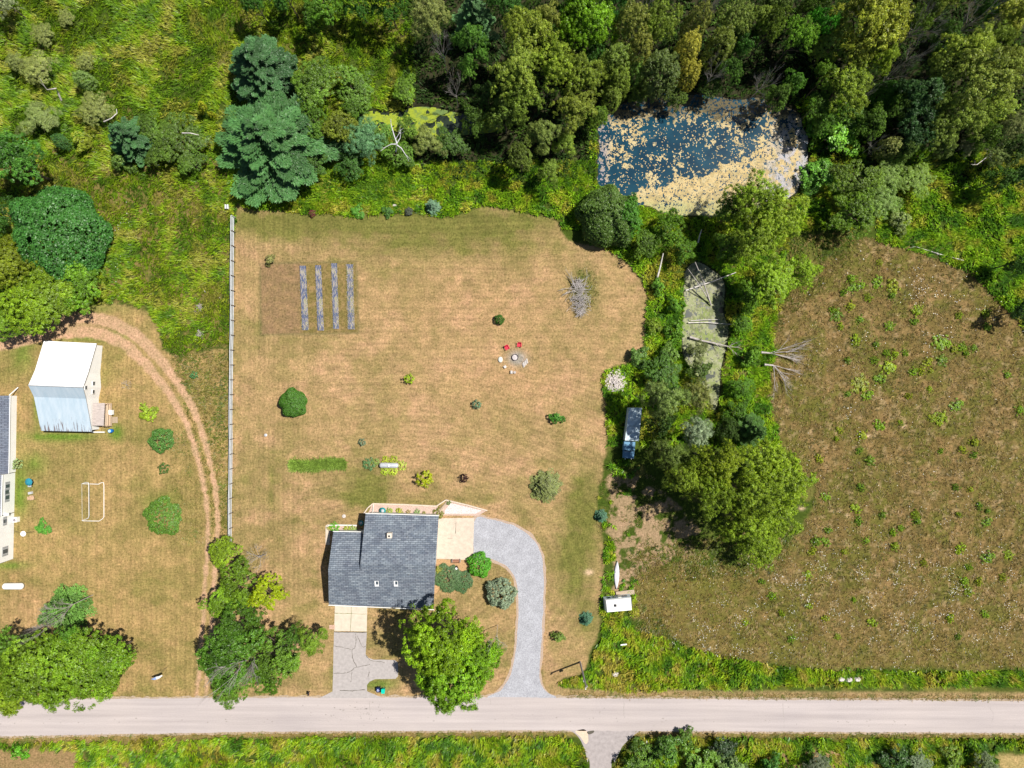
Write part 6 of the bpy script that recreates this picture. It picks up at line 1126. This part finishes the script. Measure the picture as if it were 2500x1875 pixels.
def reg_floor(px, py): j = nz(px, py, 20, 14); return (px+j > 990) & (py+j < 440) & (sdf(POND, px, py) < -2) & (sdf(MARSH, px, py) < -1) & (px < 2500) & (py > -60)
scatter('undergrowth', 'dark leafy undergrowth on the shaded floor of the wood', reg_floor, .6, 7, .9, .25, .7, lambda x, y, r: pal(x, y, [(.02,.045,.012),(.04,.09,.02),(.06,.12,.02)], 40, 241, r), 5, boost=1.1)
def reg_verge(px, py):
    a, b = road_edges(px); return ((py > a-16) & (py < a-1) & (px > 1375)) | ((py > b+1) & (py < b+18) & ~((px > 1385) & (px < 1550)))
scatter('verge_grass', 'short mixed green and tan grass on the road verges', reg_verge, .28, 5, .28, .08, .8, lambda x, y, r: pal(x, y, [(.10,.16,.02),(.16,.17,.03),(.32,.23,.10),(.34,.25,.12)], 16, 251, r), 6, boost=1.1)
def reg_rough(px, py): return ((px > 420) & (px < 560) & (py > 840) & (py < 1330) & (track_mask(px, py)[0] < .2) & (fbm(px, py, 12, 93) > .4)) | ((sdf(SAND, px, py) > -20) & (fbm(px, py, 14, 94) > .55)) | (gauss(px, py, 1430, 705, 36, 60) > .45)
scatter('rough_grass', 'sparse rough grass on the bare and weedy margins', reg_rough, .4, 5, .35, .09, .8, lambda x, y, r: pal(x, y, [(.10,.15,.03),(.20,.18,.06),(.28,.22,.12)], 16, 261, r), 7, boost=1.1)
FG = [[(1840,590),(2085,555),(2070,640),(1960,745),(1880,830)],[(1530,1340),(1960,1280),(1900,1400),(1560,1425)],[(1530,1440),(1660,1560),(1560,1570)],[(420,860),(560,860),(560,1320),(530,1320)]]
def reg_fg(px, py):
    k = np.zeros(len(px), bool)
    for q in FG: k |= sdf(q, px+nz(px, py), py) > 0
    return k & outside(px, py, (LAWN, 0)) & (track_mask(px, py)[0] < .2) & ((py > 700) | (px > 1400))
scatter('field_grass', 'mixed green and tan rough grass between trees, track and meadow', reg_fg, .42, 7, .5, .11, .85, lambda x, y, r: pal(x, y, [(.08,.11,.02),(.12,.16,.02),(.19,.17,.05),(.24,.19,.08)], 20, 271, r), 8, boost=1.15, gap=(6, .38))
# wild flowers
rg = np.random.default_rng(12); N = 90000; px = rg.uniform(240, 2500, N); py = rg.uniform(480, 1660, N)
den = (sst(.46, .66, fbm(px, py, 30, 301, 4))*sst(.35,.6,fbm(px,py,9,303,3))*1.6)*(.035*(sdf(MEADOW, px, py) > 5)+.9*gauss(px, py, 1700, 1560, 170, 55)+.9*gauss(px, py, 2330, 1480, 260, 110)+.5*gauss(px, py, 2000, 1460, 200, 60)+.35*gauss(px, py, 2250, 740, 55, 90)+.5*gauss(px, py, 2070, 1030, 35, 35)+.5*gauss(px, py, 2480, 735, 25, 25)+.6*gauss(px, py, 2100, 1390, 180, 30))*(sdf(MEADOW, px, py) > -15)
den = den+.8*sst(.45, .65, fbm(px, py, 20, 302))*(gauss(px, py, 300, 590, 28, 50)+.6*gauss(px, py, 320, 660, 25, 35)+.3*gauss(px, py, 500, 720, 30, 30))
k = rg.random(N) < den*1.25; px, py = px[k], py[k]; N = len(px); X, Y = (px-1250)*PX, -(py-937.5)*PX
s_ = rg.uniform(.04, .10, N); a = rg.uniform(0, 1.57, N); z_ = rg.uniform(.4, .75, N); V = np.empty((N, 4, 3))
for j in range(4): V[:, j] = np.stack([X+np.cos(a+j*np.pi/2)*s_, Y+np.sin(a+j*np.pi/2)*s_, z_+(.04 if j % 2 else 0)], 1)
c = np.where((rg.random(N) < .07)[:, None], np.array([(.6,.38,.02)]), np.array([(.72,.72,.66)])*rg.uniform(.7, 1.1, N)[:, None])
tag(obj('wildflowers', npmesh('wildflowers', V.reshape(-1, 3), np.arange(N*4).reshape(N, 4), c), M['grass']), 'scattered tiny white flowers over the meadow and field', None, None, 'stuff')
